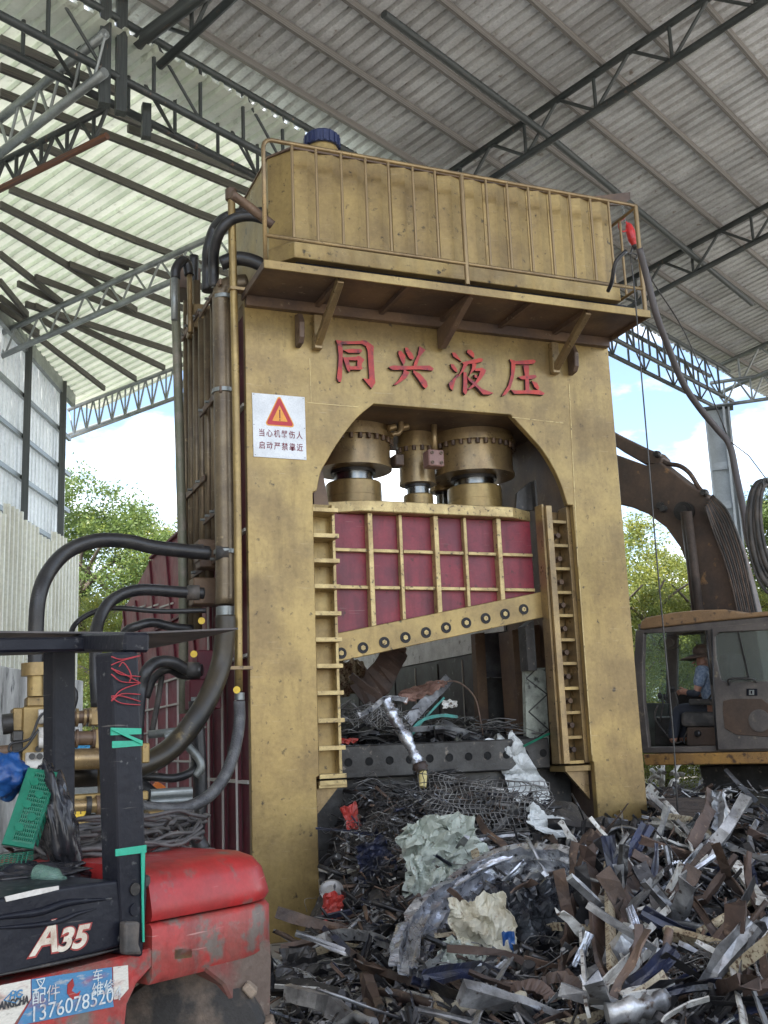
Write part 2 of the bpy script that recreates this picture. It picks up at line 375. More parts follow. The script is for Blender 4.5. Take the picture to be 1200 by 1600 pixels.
# ------------------------------------------------------------------ ground
g = MB(); N_ = 40
g.add([(-400, -400, 0), (400, -400, 0), (400, 400, 0), (-400, 400, 0)], [(0, 1, 2, 3)])
tag(g.build('ground', GROUND), kind='structure')

# ------------------------------------------------------------------ the shed
ZT = 11.0; KS = 1.343
TA = PZ(237, 60, ZT); TB = PZ(1125, 572, ZT)
R_ = (TB - TA).normalized(); N_ = V((-R_.y, R_.x, 0))
def PRT(r, q, off=.33): return TA + R_ * r - N_ * q + UP * (off + .2 * q)
def PLT(r, q, off=-.27): return TA + R_ * r + N_ * q + UP * (off - .063 * q)
NR = R_.cross(-N_ + UP * .2); NLn = R_.cross(N_ - UP * .063)
def LR(u, v, off=.2): return PL(u, v, TA + UP * off, NR)
def LL(u, v, off=-.4): return PL(u, v, TA + UP * off, NLn)
shed = thing('open_sided_shed', (0, 0, 0), 'tall open sided steel shed with corrugated roof over the press', 'shed')

# corrugated sheets: pitch .235, four ribs a sheet
def sheet(m_, pos, L0, L1, w=.94, flip=1):
    """pos(along width s, along length t, height h) -> point; a sheet .94 wide"""
    b = MB(); prof = []
    n = 4; p = w / n
    for i in range(n):
        x = i * p
        prof += [(x, 0), (x + p * .58, 0), (x + p * .64, .07), (x + p * .92, .07)]
    prof.append((w + .012, .0))
    vs = [pos(x, L0, h * flip) for x, h in prof] + [pos(x, L1, h * flip) for x, h in prof]
    k = len(prof)
    b.add(vs, [(i, i + 1, k + i + 1, k + i) for i in range(k - 1)])
    return b
b0 = sheet(ROOFD, lambda x, t, h: PRT(x, t, .33) - PRT(0, 0, .33) + UP * h, -.45, 20.5)
me_r = b0.mesh('roof_sheet', ROOFD)
for i in range(-14, 30):
    inst('roof_sheet', me_r, shed, PRT(i * .94, 0, .33) + UP * (.006 * (i % 2)))
# left slope: bounded by the wall line and the far truss
w0 = LL(0, 490, -.27); w1 = LL(110, 620, -.27)
def rq(p): d = p - TA; return d.dot(R_), d.dot(N_)
wr0, wq0 = rq(w0); wr1, wq1 = rq(w1)
FAR = [rq(LL(107, 640, -.27)), rq(LL(293, 567, -.27)), rq(LL(747, 429, -.27))]
def qmax(r):
    q = wq0 + (r - wr0) * (wq1 - wq0) / (wr1 - wr0)
    for (ra, qa), (rb, qb) in zip(FAR, FAR[1:]):
        if ra <= r <= rb: q = min(q, qa + (qb - qa) * (r - ra) / (rb - ra))
    if r > FAR[2][0]: q = 0
    return q
i = -14
while True:
    r0 = i * .94
    q = max(qmax(r0), qmax(r0 + .47)) + .35
    if r0 + .94 > FAR[2][0] or i > 40: break
    if q > .6:
        sheet(ROOFL, lambda x, t, h: PLT(r0 + x, t, -.27) + UP * (h + .004 * (i % 2)), -.15, q).build('roof_sheet', ROOFL, shed)
    i += 1

# purlins
for k in range(25):
    q = .26 + .835 * k
    bar('purlin', shed, PRT(-13, q, .25), PRT(27.5, q, .25), .028, PURLW, 'square', .06, up=UP)
bar('brace_tube', shed, LR(600, 22, -.2), LR(862, 217, -.2) , .06, TUBED)
bar('brace_tube', shed, LR(862, 217, -.2), LR(1175, 475, -.2), .06, TUBED)
def pl_px(u, v, off=-.36): return LL(u, v, off)
lines = [((200, 200), (425, 290)), ((0, 145), (250, 243)), ((250, 243), (440, 322)), ((0, 200), (300, 330)), ((15, 295), (210, 375)), ((0, 320), (152, 397)), ((0, 352), (103, 413)), ((0, 397), (97, 473)), ((0, 440), (43, 492)),
         ((210, 375), (290, 405)), ((155, 397), (290, 440)), ((108, 413), (290, 483)), ((55, 433), (290, 520)), ((28, 443), (95, 474)), ((40, 475), (290, 555)), ((33, 507), (163, 607)), ((67, 500), (212, 592)), ((55, 478), (257, 575)), ((0, 465), (40, 495)), ((0, 478), (60, 520)), ((103, 413), (213, 485)), ((152, 397), (200, 418)), ((300, 330), (430, 378)), ((290, 405), (430, 452)), ((290, 440), (430, 485)), ((0, 105), (237, 200)), ((0, 62), (190, 147))]
for k, (p, q) in enumerate(lines):
    bar('purlin', shed, pl_px(*p), pl_px(*q), .03, PURL, 'square', .06 + .002 * (k % 3))

# lattice girders: chords are the part's own mesh, the webs are sub-parts
def lattice(a0, a1, depth, n, rc=.05, rw=.025, mat_=TUBED, down=None, b0=None, b1=None, vert=True, mat2=None):
    a0 = V(a0); a1 = V(a1)
    if b0 is None: b0 = a0 - UP * depth; b1 = a1 - UP * depth
    m = MB(); m.tube([a0, a1], rc, 8)
    if not mat2: m.tube([b0, b1], rc, 8)
    t = m.build('roof_truss', mat_, shed)
    if mat2: bar('bottom_chord', t, b0, b1, rc, mat2)
    for k in range(n):
        f0, f1 = k / n, (k + 1) / n; fm = (k + .5) / n
        A0, A1, B0, B1, Bm = a0.lerp(a1, f0), a0.lerp(a1, f1), b0.lerp(b1, f0), b0.lerp(b1, f1), b0.lerp(b1, fm)
        bar('web_bar', t, A0, Bm, rw, mat_); bar('web_bar', t, Bm, A1, rw, mat_)
        if vert: bar('web_bar', t, a0.lerp(a1, fm), Bm, rw, mat_)
    return t
# main right-hand trusses across the slope
for k, r in enumerate((.05, 6.1, 12.65)):
    lattice(PRT(r, .1, .16), PRT(r, 20, .16), .62, 15, .06, .03)
lattice(PRT(19.3, -.2, .16), PRT(19.3, 14, .16), .75, 12, .06, .03, GALV)
# the long box girder along the step of the roof
dz = .85; bw = .55
z_b = .0
t0r, t1r = -13, 19.6
m = MB()
for off in (0, bw):
    m.tube([TA + R_ * t0r + N_ * off, TA + R_ * t1r + N_ * off], .055, 8)
    m.tube([TA + R_ * t0r + N_ * off - UP * dz, TA + R_ * t1r + N_ * off - UP * dz], .055, 8)
bx = m.build('box_girder', TUBED, shed)
n = 20
for k in range(n):
    ra = t0r + (t1r - t0r) * k / n; rb = t0r + (t1r - t0r) * (k + 1) / n; rm = (ra + rb) / 2
    for off in (0, bw):
        P = lambda r, z: TA + R_ * r + N_ * off + UP * z
        bar('web_bar', bx, P(ra, 0), P(ra, -dz), .028, TUBED); bar('web_bar', bx, P(rm, 0), P(rm, -dz), .028, TUBED)
        bar('web_bar', bx, P(ra, 0), P(rm, -dz), .022, TUBED)
    for z in (0, -dz):
        bar('tie_bar', bx, TA + R_ * ra + UP * z, TA + R_ * rm + N_ * bw + UP * z, .022, TUBED)
# left-hand trusses
ELs = [((-40, 540), (430, 325), .50, GALV, .06), ((-30, 210), (165, 52), .55, GALV, .065)]
for (p, q, d, m_, rc) in ELs:
    lattice(LL(*p, -.5), LL(*q, -.5), d, 12 if q[0] > 300 else 6, rc, .022, m_, vert=False)
RUST = mat('rusty_tube', (.20, .075, .03), .7, 0, (.09, .06, .05), .5, 2.5, bump=.3)
lattice(LL(-30, 270, -.9), LL(168, 168, -.9), .42, 5, .05, .028, TUBED, mat2=RUST)
far = [LL(107, 640, -.45), LL(293, 567, -.45), LL(747, 429, -.45)]
for p, q, n in ((far[0], far[1], 9), (far[1], far[2], 10)):
    lattice(p, q, .72, n, .05, .022, GALV)
bar('brace_tube', shed, LL(108, 678, -.45), LL(300, 612, -.45), .045, GALV)
# big square hanging post and brace at the upper left
for dx in (0, .16):
    a = TA + R_ * (-.75 + dx * 1.6) + UP * .4
    bar('hanger_post', shed, a, a - UP * 1.75, .07, TUBED, 'square')
bar('brace_tube', shed, TA + R_ * (-.25) - UP * .2, PRT(.3, 3.6, -.1), .10, TUBED)
bar('hanger_post', shed, TA + R_ * .15 + N_ * .3 - UP * .8, TA + R_ * .15 + N_ * .3 - UP * 1.3, .06, TUBED, 'square')
# columns of the right
cb = LR(1118, 640, -.3)
fwd = V((cb.x - CAM.x, cb.y - CAM.y, 0)).normalized(); side = V((fwd.y, -fwd.x, 0))
ctop = PL(1120, 640, TB, fwd)
m = MB()
for s_ in (-.30, .30): m.beam(ctop * 1 + side * s_ - UP * ctop.z, ctop + side * s_, .05, .36, up=fwd)
m.beam(ctop + side * .0 - UP * ctop.z, ctop, .60, .02, up=fwd)
m.beam(ctop + side * .17 - fwd * .15 - UP * ctop.z, ctop + side * .17 - fwd * .15, .06, .2, up=fwd)
colm = m.build('column', PALEST, shed)
for k in range(8):
    z = .9 + k * 1.05
    c0 = V((ctop.x, ctop.y, z)) - fwd * .1
    bar('stiffener', colm, c0 - side * .28, c0 + side * .12, .015, PALEST, 'square', .1)
m = MB(); m.beam(ctop - side * .42 + UP * .02, ctop + side * .42 + UP * .02, .5, .05); m.build('cap_plate', TUBED, shed)
lattice(ctop + UP * .75 - side * .1, ctop + UP * .85 + side * 6, .65, 9, .05, .025, GALV)

# left wall
wd = (w1 - w0); wd.z = 0; wd.normalize(); wn = V((-wd.y, wd.x, 0))
def W(u, v, off=0.): return PL(u, v, w0 - wn * off * -1, wn)
# wn points away from the shed: positive off = towards the inside
if wn.dot(V((1, 0, 0))) > 0: wn = -wn
def W(u, v, off=0.): return PL(u, v, w0 - wn * off, wn)
s_near = -24.; s_far = (W(108, 640) - w0).dot(wd)
def WP(s, z, off=0.): p = w0 + wd * s - wn * off; return V((p.x, p.y, z))
eave = lambda s: (w0.z + (w1.z - w0.z) * s / (w1 - w0).length)
k = 0; s = s_far
while s > s_near:
    k += 1; s -= .94
    za, zb = 4.2, eave(s) + .1
    sheet(WALLP, lambda x, t, h: WP(s + x, t, -.06 - h - .004 * (k % 2)), za, zb).build('wall_sheet', WALLP, shed)
for px in (43, 97):
    a = W(px, 640 if px > 50 else 567, .12); sx = (a - w0).dot(wd)
    bar('wall_column', shed, WP(sx, 0, .14), WP(sx, eave(sx), .14), .055, TUBED, 'square', .07)
for sx in (-6, -12, -18): bar('wall_column', shed, WP(sx, 0, .14), WP(sx, eave(sx), .14), .055, TUBED, 'square', .07)
for z in [W(0, y, .05).z for y in (581, 650, 720, 789)]:
    bar('girt', shed, WP(s_near, z, .03), WP(s_far, z - .05, .03), .035, GALV, 'square', .05)
a = W(0, 478, .1); m = MB(); m.beam(WP(s_near, eave(s_near) - .12, .1), WP(s_far, eave(s_far) - .12, .1), .1, .34); m.build('eaves_gutter', GALV, shed)
# cream sheet fence and a concrete wall stand inside the wall
fence = thing('sheet_metal_fence', WP(0, 0, .5), 'tall cream corrugated metal fence below the left shed wall', 'fence')
zf = W(50, 830, .5).z; s_f = (W(118, 950, .5) - w0).dot(wd)
s = s_f; k = 0
while s > s_near:
    k += 1; s -= .94
    sheet(CREAM, lambda x, t, h: WP(s + x, t, .5 + h - .004 * (k % 2)), .1, zf + .12 * ((k * 7) % 3)).build('fence_sheet', CREAM, fence)
m = MB(); zc = W(40, 1052, .8).z
sA, sB = -24, (W(112, 1060, .8) - w0).dot(wd)
p0 = WP(sA, 0, .8); p1 = WP(sB, 0, .8)
m.slab([p0, p1, p1 + UP * zc, p0 + UP * zc], -wn * .25)
cw = m.build('concrete_wall', CONC, org=p0, bevel=.02); tag(cw, 'stained grey concrete wall at the foot of the cream fence', 'wall')

# ------------------------------------------------------------------ trees outside
def crown_mesh(seed, mat_, H=8.5, W_=5.5, nl=30000, z0=.6, leaf=.115):
    rnd = random.Random(seed); b = MB(); cl = []
    for _ in range(90):
        a = rnd.uniform(0, 6.283); hh = rnd.uniform(0, 1)
        rad = W_ * .5 * math.sin(math.pi * min(.96, .18 + hh * .80)) ** .7 * math.sqrt(rnd.uniform(.25, 1))
        cl.append((V((math.cos(a) * rad, math.sin(a) * rad, z0 + hh * (H - z0))), rnd.uniform(.35, .95)))
    vs = []; fs = []
    for i in range(nl):
        c, s_ = cl[int(rnd.random() * len(cl))]
        d = V((rnd.gauss(0, 1), rnd.gauss(0, 1), rnd.gauss(0, .6))); d = d.normalized() * s_ * rnd.random() ** .45
        p = c + d; t = V((rnd.gauss(0, 1), rnd.gauss(0, 1), rnd.gauss(0, .7))).normalized(); u = t.cross(V((rnd.gauss(0, 1), rnd.gauss(0, 1), rnd.gauss(0, 1)))).normalized()
        L = leaf * rnd.uniform(.6, 1.3)
        k = len(vs); vs += [p - t * L * .5, p + u * L * .22, p + t * L * .5, p - u * L * .22]; fs.append((k, k + 1, k + 2, k + 3))
    me = bpy.data.meshes.new('crown'); me.from_pydata([q[:] for q in vs], [], fs); me.materials.append(mat_); return me
def trunk_mesh(seed, H=8.5):
    rnd = random.Random(seed); b = MB()
    pts = [V((rnd.uniform(-.12, .12) * i, rnd.uniform(-.12, .12) * i, H * .8 * i / 5)) for i in range(6)]
    b.tube(smooth_path(pts, 3), [.19 * (1 - .055 * i) for i in range(16)], 8)
    for k in range(9):
        i = rnd.randint(1, 4); p = pts[i]; a = rnd.uniform(0, 6.283); L = rnd.uniform(1.2, 2.4)
        e = p + V((math.cos(a) * L, math.sin(a) * L, rnd.uniform(.6, 1.8)))
        b.tube(smooth_path([p, p.lerp(e, .5) + UP * .15, e], 3), [.08 - .009 * j for j in range(7)], 6)
    return b.mesh('trunk', BARK)
crowns = [crown_mesh(1, LEAF1), crown_mesh(2, LEAF2), crown_mesh(3, LEAF3), crown_mesh(4, LEAF2, 6.5, 7, z0=.3)]
trunks = [trunk_mesh(s) for s in (11, 12, 13)]
def hz(u): return 1153.6 - (u - 614) * .04
TREES = [(62, 36, 2, 1.15, 1.0), (128, 33, 0, 1.16, .9), (182, 34, 0, 1.08, 1.0), (232, 38, 1, 1.10, 1.0), (285, 36, 1, 1.03, 1.1), (150, 27, 3, .80, .8), (345, 44, 0, 1.1, 1.3), (250, 27, 3, .7, .7),
         (930, 34, 1, .95, 1.1), (1000, 38, 1, 1.02, 1.1), (1060, 40, 1, .92, 1.1), (1130, 42, 0, .92, 1.3), (1190, 36, 1, 1.0, 1.1), (1240, 38, 2, 1.1, 1.2), (980, 30, 3, .8, .8), (1040, 30, 3, .82, .8), (1105, 31, 3, .8, .9), (1180, 30, 3, .8, .9), (700, 60, 0, 1.0, 1.6), (860, 52, 2, 1.0, 1.6), (20, 46, 2, 1.2, 1.4), (1320, 34, 0, 1.1, 1.2), (500, 55, 0, 1.0, 1.5)]
kinds = ['mid green', 'yellow green', 'deep green', 'low bushy green']
TL_ = ['deep green tree standing half behind the cream fence end', 'tall mid green tree just right of the cream fence', 'mid green tree between the fence and the press hoses', 'yellow green tree just left of the standing pipes', 'yellow green tree mostly behind the standing pipes', 'low bushy tree seen under the topmost black hose', 'distant mid green tree hidden behind the maroon charge box', 'low bushy tree behind the maroon box slope',
       'yellow green tree against the right edge of the press', 'yellow green tree under the excavator boom curve', 'yellow green tree behind the boom cylinder', 'mid green tree behind the excavator boom foot', 'yellow green tree behind the hanging hose coil', 'deep green tree at the far right beyond the hose coil', 'low bushy tree seen through the front cab window', 'low bushy tree seen behind the cab roof edge', 'low bushy tree seen through the middle cab window', 'low bushy tree seen through the cab door glass', 'far mid green tree behind the press opening', 'far deep green tree behind the right press leg', 'far deep green tree behind the left shed wall', 'mid green tree out beyond the excavator tail', 'far mid green tree behind the left press leg']
for (u, d, k, sz, sxy), lb in zip(TREES, TL_):
    p = AT(u, hz(u), d); p.z = 0
    t = thing('tree', p, lb, 'tree', 'trees growing outside the shed')
    a = random.uniform(0, 6)
    inst('crown', crowns[k], t, p, (0, 0, a), (sz * sxy, sz * sxy, sz))
    inst('trunk', trunks[k % 3], t, p, (0, 0, a), (sz, sz, sz))
# ------------------------------------------------------------------ the press
press = thing('hydraulic_gantry_shear', (1.96, .8, 0), 'huge gold and maroon hydraulic gantry shear with arched opening and red Chinese characters', 'shear press')
PW, PH = 3.91, 5.59
def arc(px): return [(p.x, p.z) for p in smooth_path([PY(*q) for q in px], 4)]
la = arc([(584, 631), (557, 654), (530, 689), (511, 720), (501, 739), (495, 767)])
ra = arc([(798, 648), (825, 677.5), (848, 704), (867, 735), (878.6, 762), (887, 789)])
inner_l = [(.61, 3.80), (.60, 1.31), (.575, 1.30), (.575, 0)]
inner_r = [(3.35, 0), (3.35, 1.30), (3.335, 1.31), (3.34, 3.09), (3.335, 3.80)]
out = [(0, 0), (0, PH), (PW, PH), (PW, 0)] + inner_r + ra[::-1] + la + inner_l
out = [(x, max(0, z)) for x, z in out]
m = MB(); m.prism(out, lambda a, b, t: V((a, t, b)), 0, .07)
m.build('front_plate', GOLD, press, bevel=.006)
for (p, q, w) in (((889, 600), (903, 885), .010), ((905, 905), (925, 1180), .010), ((480, 629), (560, 636), .007), ((800, 652), (880, 661), .007), ((484, 560), (486, 628), .006)):
    m = MB(); a, b = PY(*p), PY(*q); m.beam(a, b, w, w * .8, up=(0, 1, 0)); m.build('weld_bead', GOLDL, press)
# body behind the plate
m = MB(); m.box(.03, .56, .072, 1.6, 0, 5.5); m.build('left_leg', MAROOND, press, bevel=.01)
m = MB(); m.box(3.38, 3.88, .072, 1.6, 0, 5.5); m.build('right_leg', BROWN, press, bevel=.01)
m = MB(); m.box(.562, 3.378, .072, 1.6, 4.70, 5.5); m.build('crosshead', BROWN, press, bevel=.01)
for z in (1.285, 2.35, 3.45, 4.6): bar('side_rib', press, (.01, .075, z), (.01, 1.6, z), .02, WHITED, 'square', .014, up=(0, 0, 1))
for u in (328, 350, 372):
    y = PX(u, 1250, -.01).y
    bar('side_rib', press, (.005, y, 0), (.005, y, 5.45), .025, MAROOND, 'square', .012)
    bar('rib_edge', press, (-.021, y, 0), (-.021, y, 4.4), .002, WHITED, 'square', .010)
# charge box behind, maroon, seen past the left leg
prof = [(1.62, .2), (1.62, 3.98), (2.92, 3.98), (4.62, 3.97), (6.74, 3.58), (8.3, 2.4), (8.3, .2)]
m = MB(); m.prism(prof, lambda a, b, t: V((t, a, b)), 0, .14); m.build('charge_box_side', MAROON, press, bevel=.01)
m = MB(); m.prism(prof, lambda a, b, t: V((t, a, b)), 3.40, 3.55); m.build('charge_box_side', STEELD, press, bevel=.01)
for z in (1.45, 1.78, 2.06, 2.34): bar('box_rib', press, (-.02, 1.62, z), (-.02, 7.9 if z < 2 else 7.4, z), .018, WHITED, 'square', .010, up=(0, 0, 1))
for k in range(9): bar('box_rib', press, (-.015, 2.3 + k * .62, .6), (-.015, 2.3 + k * .62, 2.34), .012, WHITED, 'square', .010)
for k in range(5): bar('box_rib', press, (-.012, 2.0 + k * 1.0, 2.36), (-.012, 2.6 + k * 1.05, 3.92 if k < 3 else 3.55), .012, MAROOND, 'square', .02)
for k in range(4): bar('box_rib', press, (-.012, 3.2 + k * .9, 3.2 + .1 * k), (-.012, 4.0 + k * .9, 3.25 + .1 * k), .006, WHITED, 'square', .010, up=(0, 0, 1))
for z, y1 in ((3.0, 7.2), (3.95, 4.6)): bar('box_rib', press, (-.02, 1.62, z), (-.02, y1, z), .02, MAROOND, 'square', .014, up=(0, 0, 1))
m = MB(); m.box(.142, 3.398, 1.62, 8.2, 1.05, 1.25); m.build('charge_box_floor', STEELD, press)
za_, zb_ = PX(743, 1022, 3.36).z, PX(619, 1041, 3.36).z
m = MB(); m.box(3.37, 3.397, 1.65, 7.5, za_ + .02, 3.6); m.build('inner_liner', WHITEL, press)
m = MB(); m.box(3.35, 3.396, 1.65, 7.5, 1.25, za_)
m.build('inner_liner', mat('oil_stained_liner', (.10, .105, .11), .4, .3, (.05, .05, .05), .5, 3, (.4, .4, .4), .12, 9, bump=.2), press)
for k in range(7): bar('liner_joint', press, (3.345, 2.0 + k * .7, 1.3), (3.345, 2.0 + k * .7, za_ - .04), .008, WHITED if k % 2 else STEELD, 'square', .006)
m = MB(); m.box(.142, 3.36, 8.0, 8.15, 1.25, 2.1); m.build('charge_box_end', STEELD, press)
# table (anvil) with black discs painting the shade of its bolt holes
tb = MB(); tb.box(.868, 3.055, .305, 1.58, 1.26, 1.55); tbl = tb.build('anvil_table', STEELD, press, bevel=.012)
hole = MB(); hole.lathe([(.038, 0), (.038, .004), (.030, .004), (.030, .001)], (0, 0, 0), (0, -1, 0), 16)
hm = hole.mesh('hole_shade_disc', mat('hole_shade_black', (.004, .004, .004), .9, bump=0))
for k in range(11): inst('hole_shade_disc', hm, tbl, (.98 + .2 * k, .3035, 1.405))
m = MB(); m.box(.60, 3.33, .42, 1.5, 0, 1.25); m.build('table_base', STEELD, press)
# --- ram
YR = .34
ram = MB()
bl, br_ = PY(524, 1035, .28), PY(838, 965, .28); tl_, tr_ = PY(524, 990, .28), PY(836, 925, .28)
x0, x1 = .885, 3.03
m = MB(); m.prism([(x0, tl_.z - .02), (x1, tr_.z - .02), (x1, 3.69), (x0, 3.69)], lambda a, b, t: V((a, t, b)), YR, YR + .5)
rm = m.build('ram', MAROON, press, bevel=.006)
def blade_z(x): return tl_.z + (tr_.z - tl_.z) * (x - x0) / (x1 - x0)
for (u, w) in ((577, .024), (626, .017), (680, .024), (727, .017), (778, .024)):
    x = PY(u, 860, .30).x
    mm = MB(); mm.box(x - w, x + w, .25 if w > .02 else .275, YR - .001, blade_z(x) - .02, 3.688); mm.build('ram_rib', GOLDL, press, bevel=.004)
xs = [x0] + [PY(u, 860, .30).x for u in (577, 626, 680, 727, 778)] + [x1]
for zz in (3.335, 2.985):
    for a, b in zip(xs, xs[1:]):
        mm = MB(); mm.box(a + .026, b - .026, .285, YR - .001, zz - .016, zz + .016)
        if zz > blade_z(a) + .03: mm.build('ram_rib', GOLDL, press, bevel=.003)
ins_ = (lambda p, q: p)
m = MB(); m.prism([(x0 - .03, .36), (.98, .30), (1.16, .20), (2.76, .20), (2.94, .30), (x1 + .02, .36), (x1 + .02, .9), (x0 - .03, .9)], lambda a, b, t: V((a, b, t)), 3.692, 3.80)
m.build('ram_top_plate', GOLDL, press, bevel=.008)
m = MB(); m.prism([(x0 + .0, bl.z), (x1 + .03, br_.z), (x1 + .03, tr_.z), (x0 + .0, tl_.z)], lambda a, b, t: V((a, t, b)), .235, .335)
bld = m.build('blade_beam', GOLD, press, bevel=.006)
bb = MB(); bb.lathe([(.052, 0), (.052, .006), (.040, .006), (.040, .001)], (0, 0, 0), (0, -1, 0), 18)
bm_shade_ring = bb.mesh('socket_shade_ring', mat('socket_shade_black', (.012, .01, .01), .6, bump=0))  # raised black ring, its colour standing in for the shade of a recess
bb = MB(); bb.lathe([(.024, 0), (.024, .010), (.013, .010), (.013, .004)], (0, 0, 0), (0, -1, 0), 6)
bm_bolt = bb.mesh('bolt', GOLDL)
for (u, v) in ((138, 367), (227, 345), (314, 323), (400, 303), (484, 283), (566, 263), (648, 243), (727, 225), (806, 207), (882, 188)):
    p = PY(480 + u / 2.609, 880 + v / 2.609, .235)
    inst('socket_shade_ring', bm_shade_ring, bld, (p.x, .234, p.z)); inst('bolt', bm_bolt, bld, (p.x, .232, p.z))
m = MB(); m.prism([(2.93, 2.20), (3.03, 2.20), (3.03, br_.z - .01), (2.93, 2.64)], lambda a, b, t: V((a, t, b)), .40, .55); m.build('ram_back_plate', STEELD, press)
# --- guides: rungs, back plates, posts
m = MB(); m.box(.612, .865, .30, .34, 1.28, 3.76); m.build('guide_plate', GOLD, press, bevel=.003)
m = MB(); m.box(.855, .884, .20, .34, 1.28, 3.74); m.build('guide_post', GOLDL, press, bevel=.003)
r_ = MB(); r_.box(-.12, .125, -.14, .12, -.018, .018); rg = r_.mesh('guide_rung', GOLDL)
zs = [PY(510, v, .08).z for v in (798, 838, 877, 917, 959, 1000, 1041, 1083, 1126, 1169, 1213, 1223)]
for k, z in enumerate(zs): inst('guide_rung', rg, press, (.735, .175, z))
# right guide
m = MB(); m.box(3.06, 3.125, .06, .20, 1.30, 3.80); m.build('guide_post', GOLDB, press, bevel=.003)
m = MB(); m.box(3.035, 3.058, .10, .24, 1.30, 3.82); m.build('guide_post', GOLDB, press, bevel=.003)
m = MB(); m.box(3.125, 3.345, .26, .30, 1.30, 3.78); m.build('guide_plate', GOLDB, press, bevel=.003)
m = MB(); m.box(3.30, 3.372, .075, .24, 1.30, 3.80); m.build('guide_post', GOLDB, press, bevel=.003)
r_ = MB(); r_.box(-.082, .082, -.09, .08, -.014, .014); rg2 = r_.mesh('guide_rung', GOLD)
bo = MB(); bo.lathe([(.03, 0), (.03, .03), (.018, .03), (.018, .07), (.026, .07), (.026, .09)], (0, 0, 0), (0, -1, 0), 8); bo.mesh
bo_m = bo.mesh('guide_bolt', BROWN)
vr = (816, 853, 889, 926, 962, 1000, 1037, 1076, 1114, 1153, 1192)
zr = [PY(875, v, .1).z for v in vr]
for z in zr: inst('guide_rung', rg2, press, (3.21, .17, z))
for a, b in zip(zr, zr[1:]): inst('guide_bolt', bo_m, press, (3.245, .258, (a + b) / 2))
m = MB(); m.box(3.06, 3.345, .05, .34, 1.225, 1.28); m.build('guide_foot', GOLD, press, bevel=.004)
m = MB(); m.prism([(3.10, 1.224), (3.34, 1.224), (3.34, .96)], lambda a, b, t: V((a, t, b)), .10, .14); m.build('gusset', GOLDB, press)
m = MB(); m.box(.61, .87, .05, .34, 1.20, 1.255); m.build('guide_foot', GOLDL, press, bevel=.004)
m = MB(); m.prism([(.60, 1.199), (.80, 1.199), (.60, .98)], lambda a, b, t: V((a, t, b)), .10, .14); m.build('gusset', GOLDB, press)
# small stops above the guides
for (u0, v0, u1, v1) in ((832, 752, 838, 797),):
    a, b = PY(u0, v0, .3), PY(u1, v1, .3); m = MB(); m.box(a.x, b.x, .26, .34, b.z, a.z); m.build('guide_stop', STEELD, press, bevel=.004)
m = MB(); m.slab([PY(488, 740, .3), PY(504, 735, .3), PY(514, 790, .3), PY(492, 800, .3)], (0, .05, 0)); m.build('guide_stop', BROWN, press)
m = MB(); m.slab([PY(808, 770, .4), PY(830, 752, .4), PY(832, 797, .4), PY(806, 797, .4)], (0, .04, 0)); m.build('guide_stop', STEELD, press)
# liner plates in the right jamb with zigzag grooves
q = [PY(820, 1045, .5), PY(852, 1043, .5), PY(860, 1192, .5), PY(824, 1192, .5)]
LIN = mat('scuffed_liner_plate', (.36, .38, .32), .5, .2, (.2, .21, .18), .5, 7, (.06, .06, .05), .2, 14, bump=.3)
m = MB(); m.slab(q, (0, .06, 0)); lp = m.build('liner_plate', LIN, press)
zig = [(838, 1045), (822, 1060), (855, 1085), (826, 1112), (857, 1140), (828, 1160), (858, 1185)]
for a, b in zip(zig, zig[1:]): bar('groove', lp, PY(*a, .5) - V((0, .002, 0)), PY(*b, .5) - V((0, .002, 0)), .006, STEELD, 'square', .003, up=(0, 1, 0))
m = MB(); m.slab([PY(800, 985, .9), PY(845, 975, .9), PY(850, 1180, .9), PY(815, 1180, .9)], (0, .3, 0)); m.build('jamb_liner', BROWN, press)
m = MB(); m.slab([PY(742, 990, 1.5), PY(757, 988, 1.5), PY(765, 1150, 1.5), PY(750, 1150, 1.5)], (0, .1, 0)); m.build('inner_post', BROWN, press)
m = MB(); m.slab([PY(757, 990, 1.55), PY(802, 985, 1.55), PY(804, 1058, 1.55), PY(760, 1058, 1.55)], (0, .05, 0)); m.build('jamb_liner', mat('grey_steel_liner', (.17, .18, .19), .4, .4, (.08, .08, .09), .5, 4, bump=.2), press)
m = MB(); m.slab([PY(760, 1060, 1.55), PY(815, 1058, 1.55), PY(825, 1180, 1.55), PY(765, 1180, 1.55)], (0, .05, 0)); m.build('jamb_liner', STEELD, press)

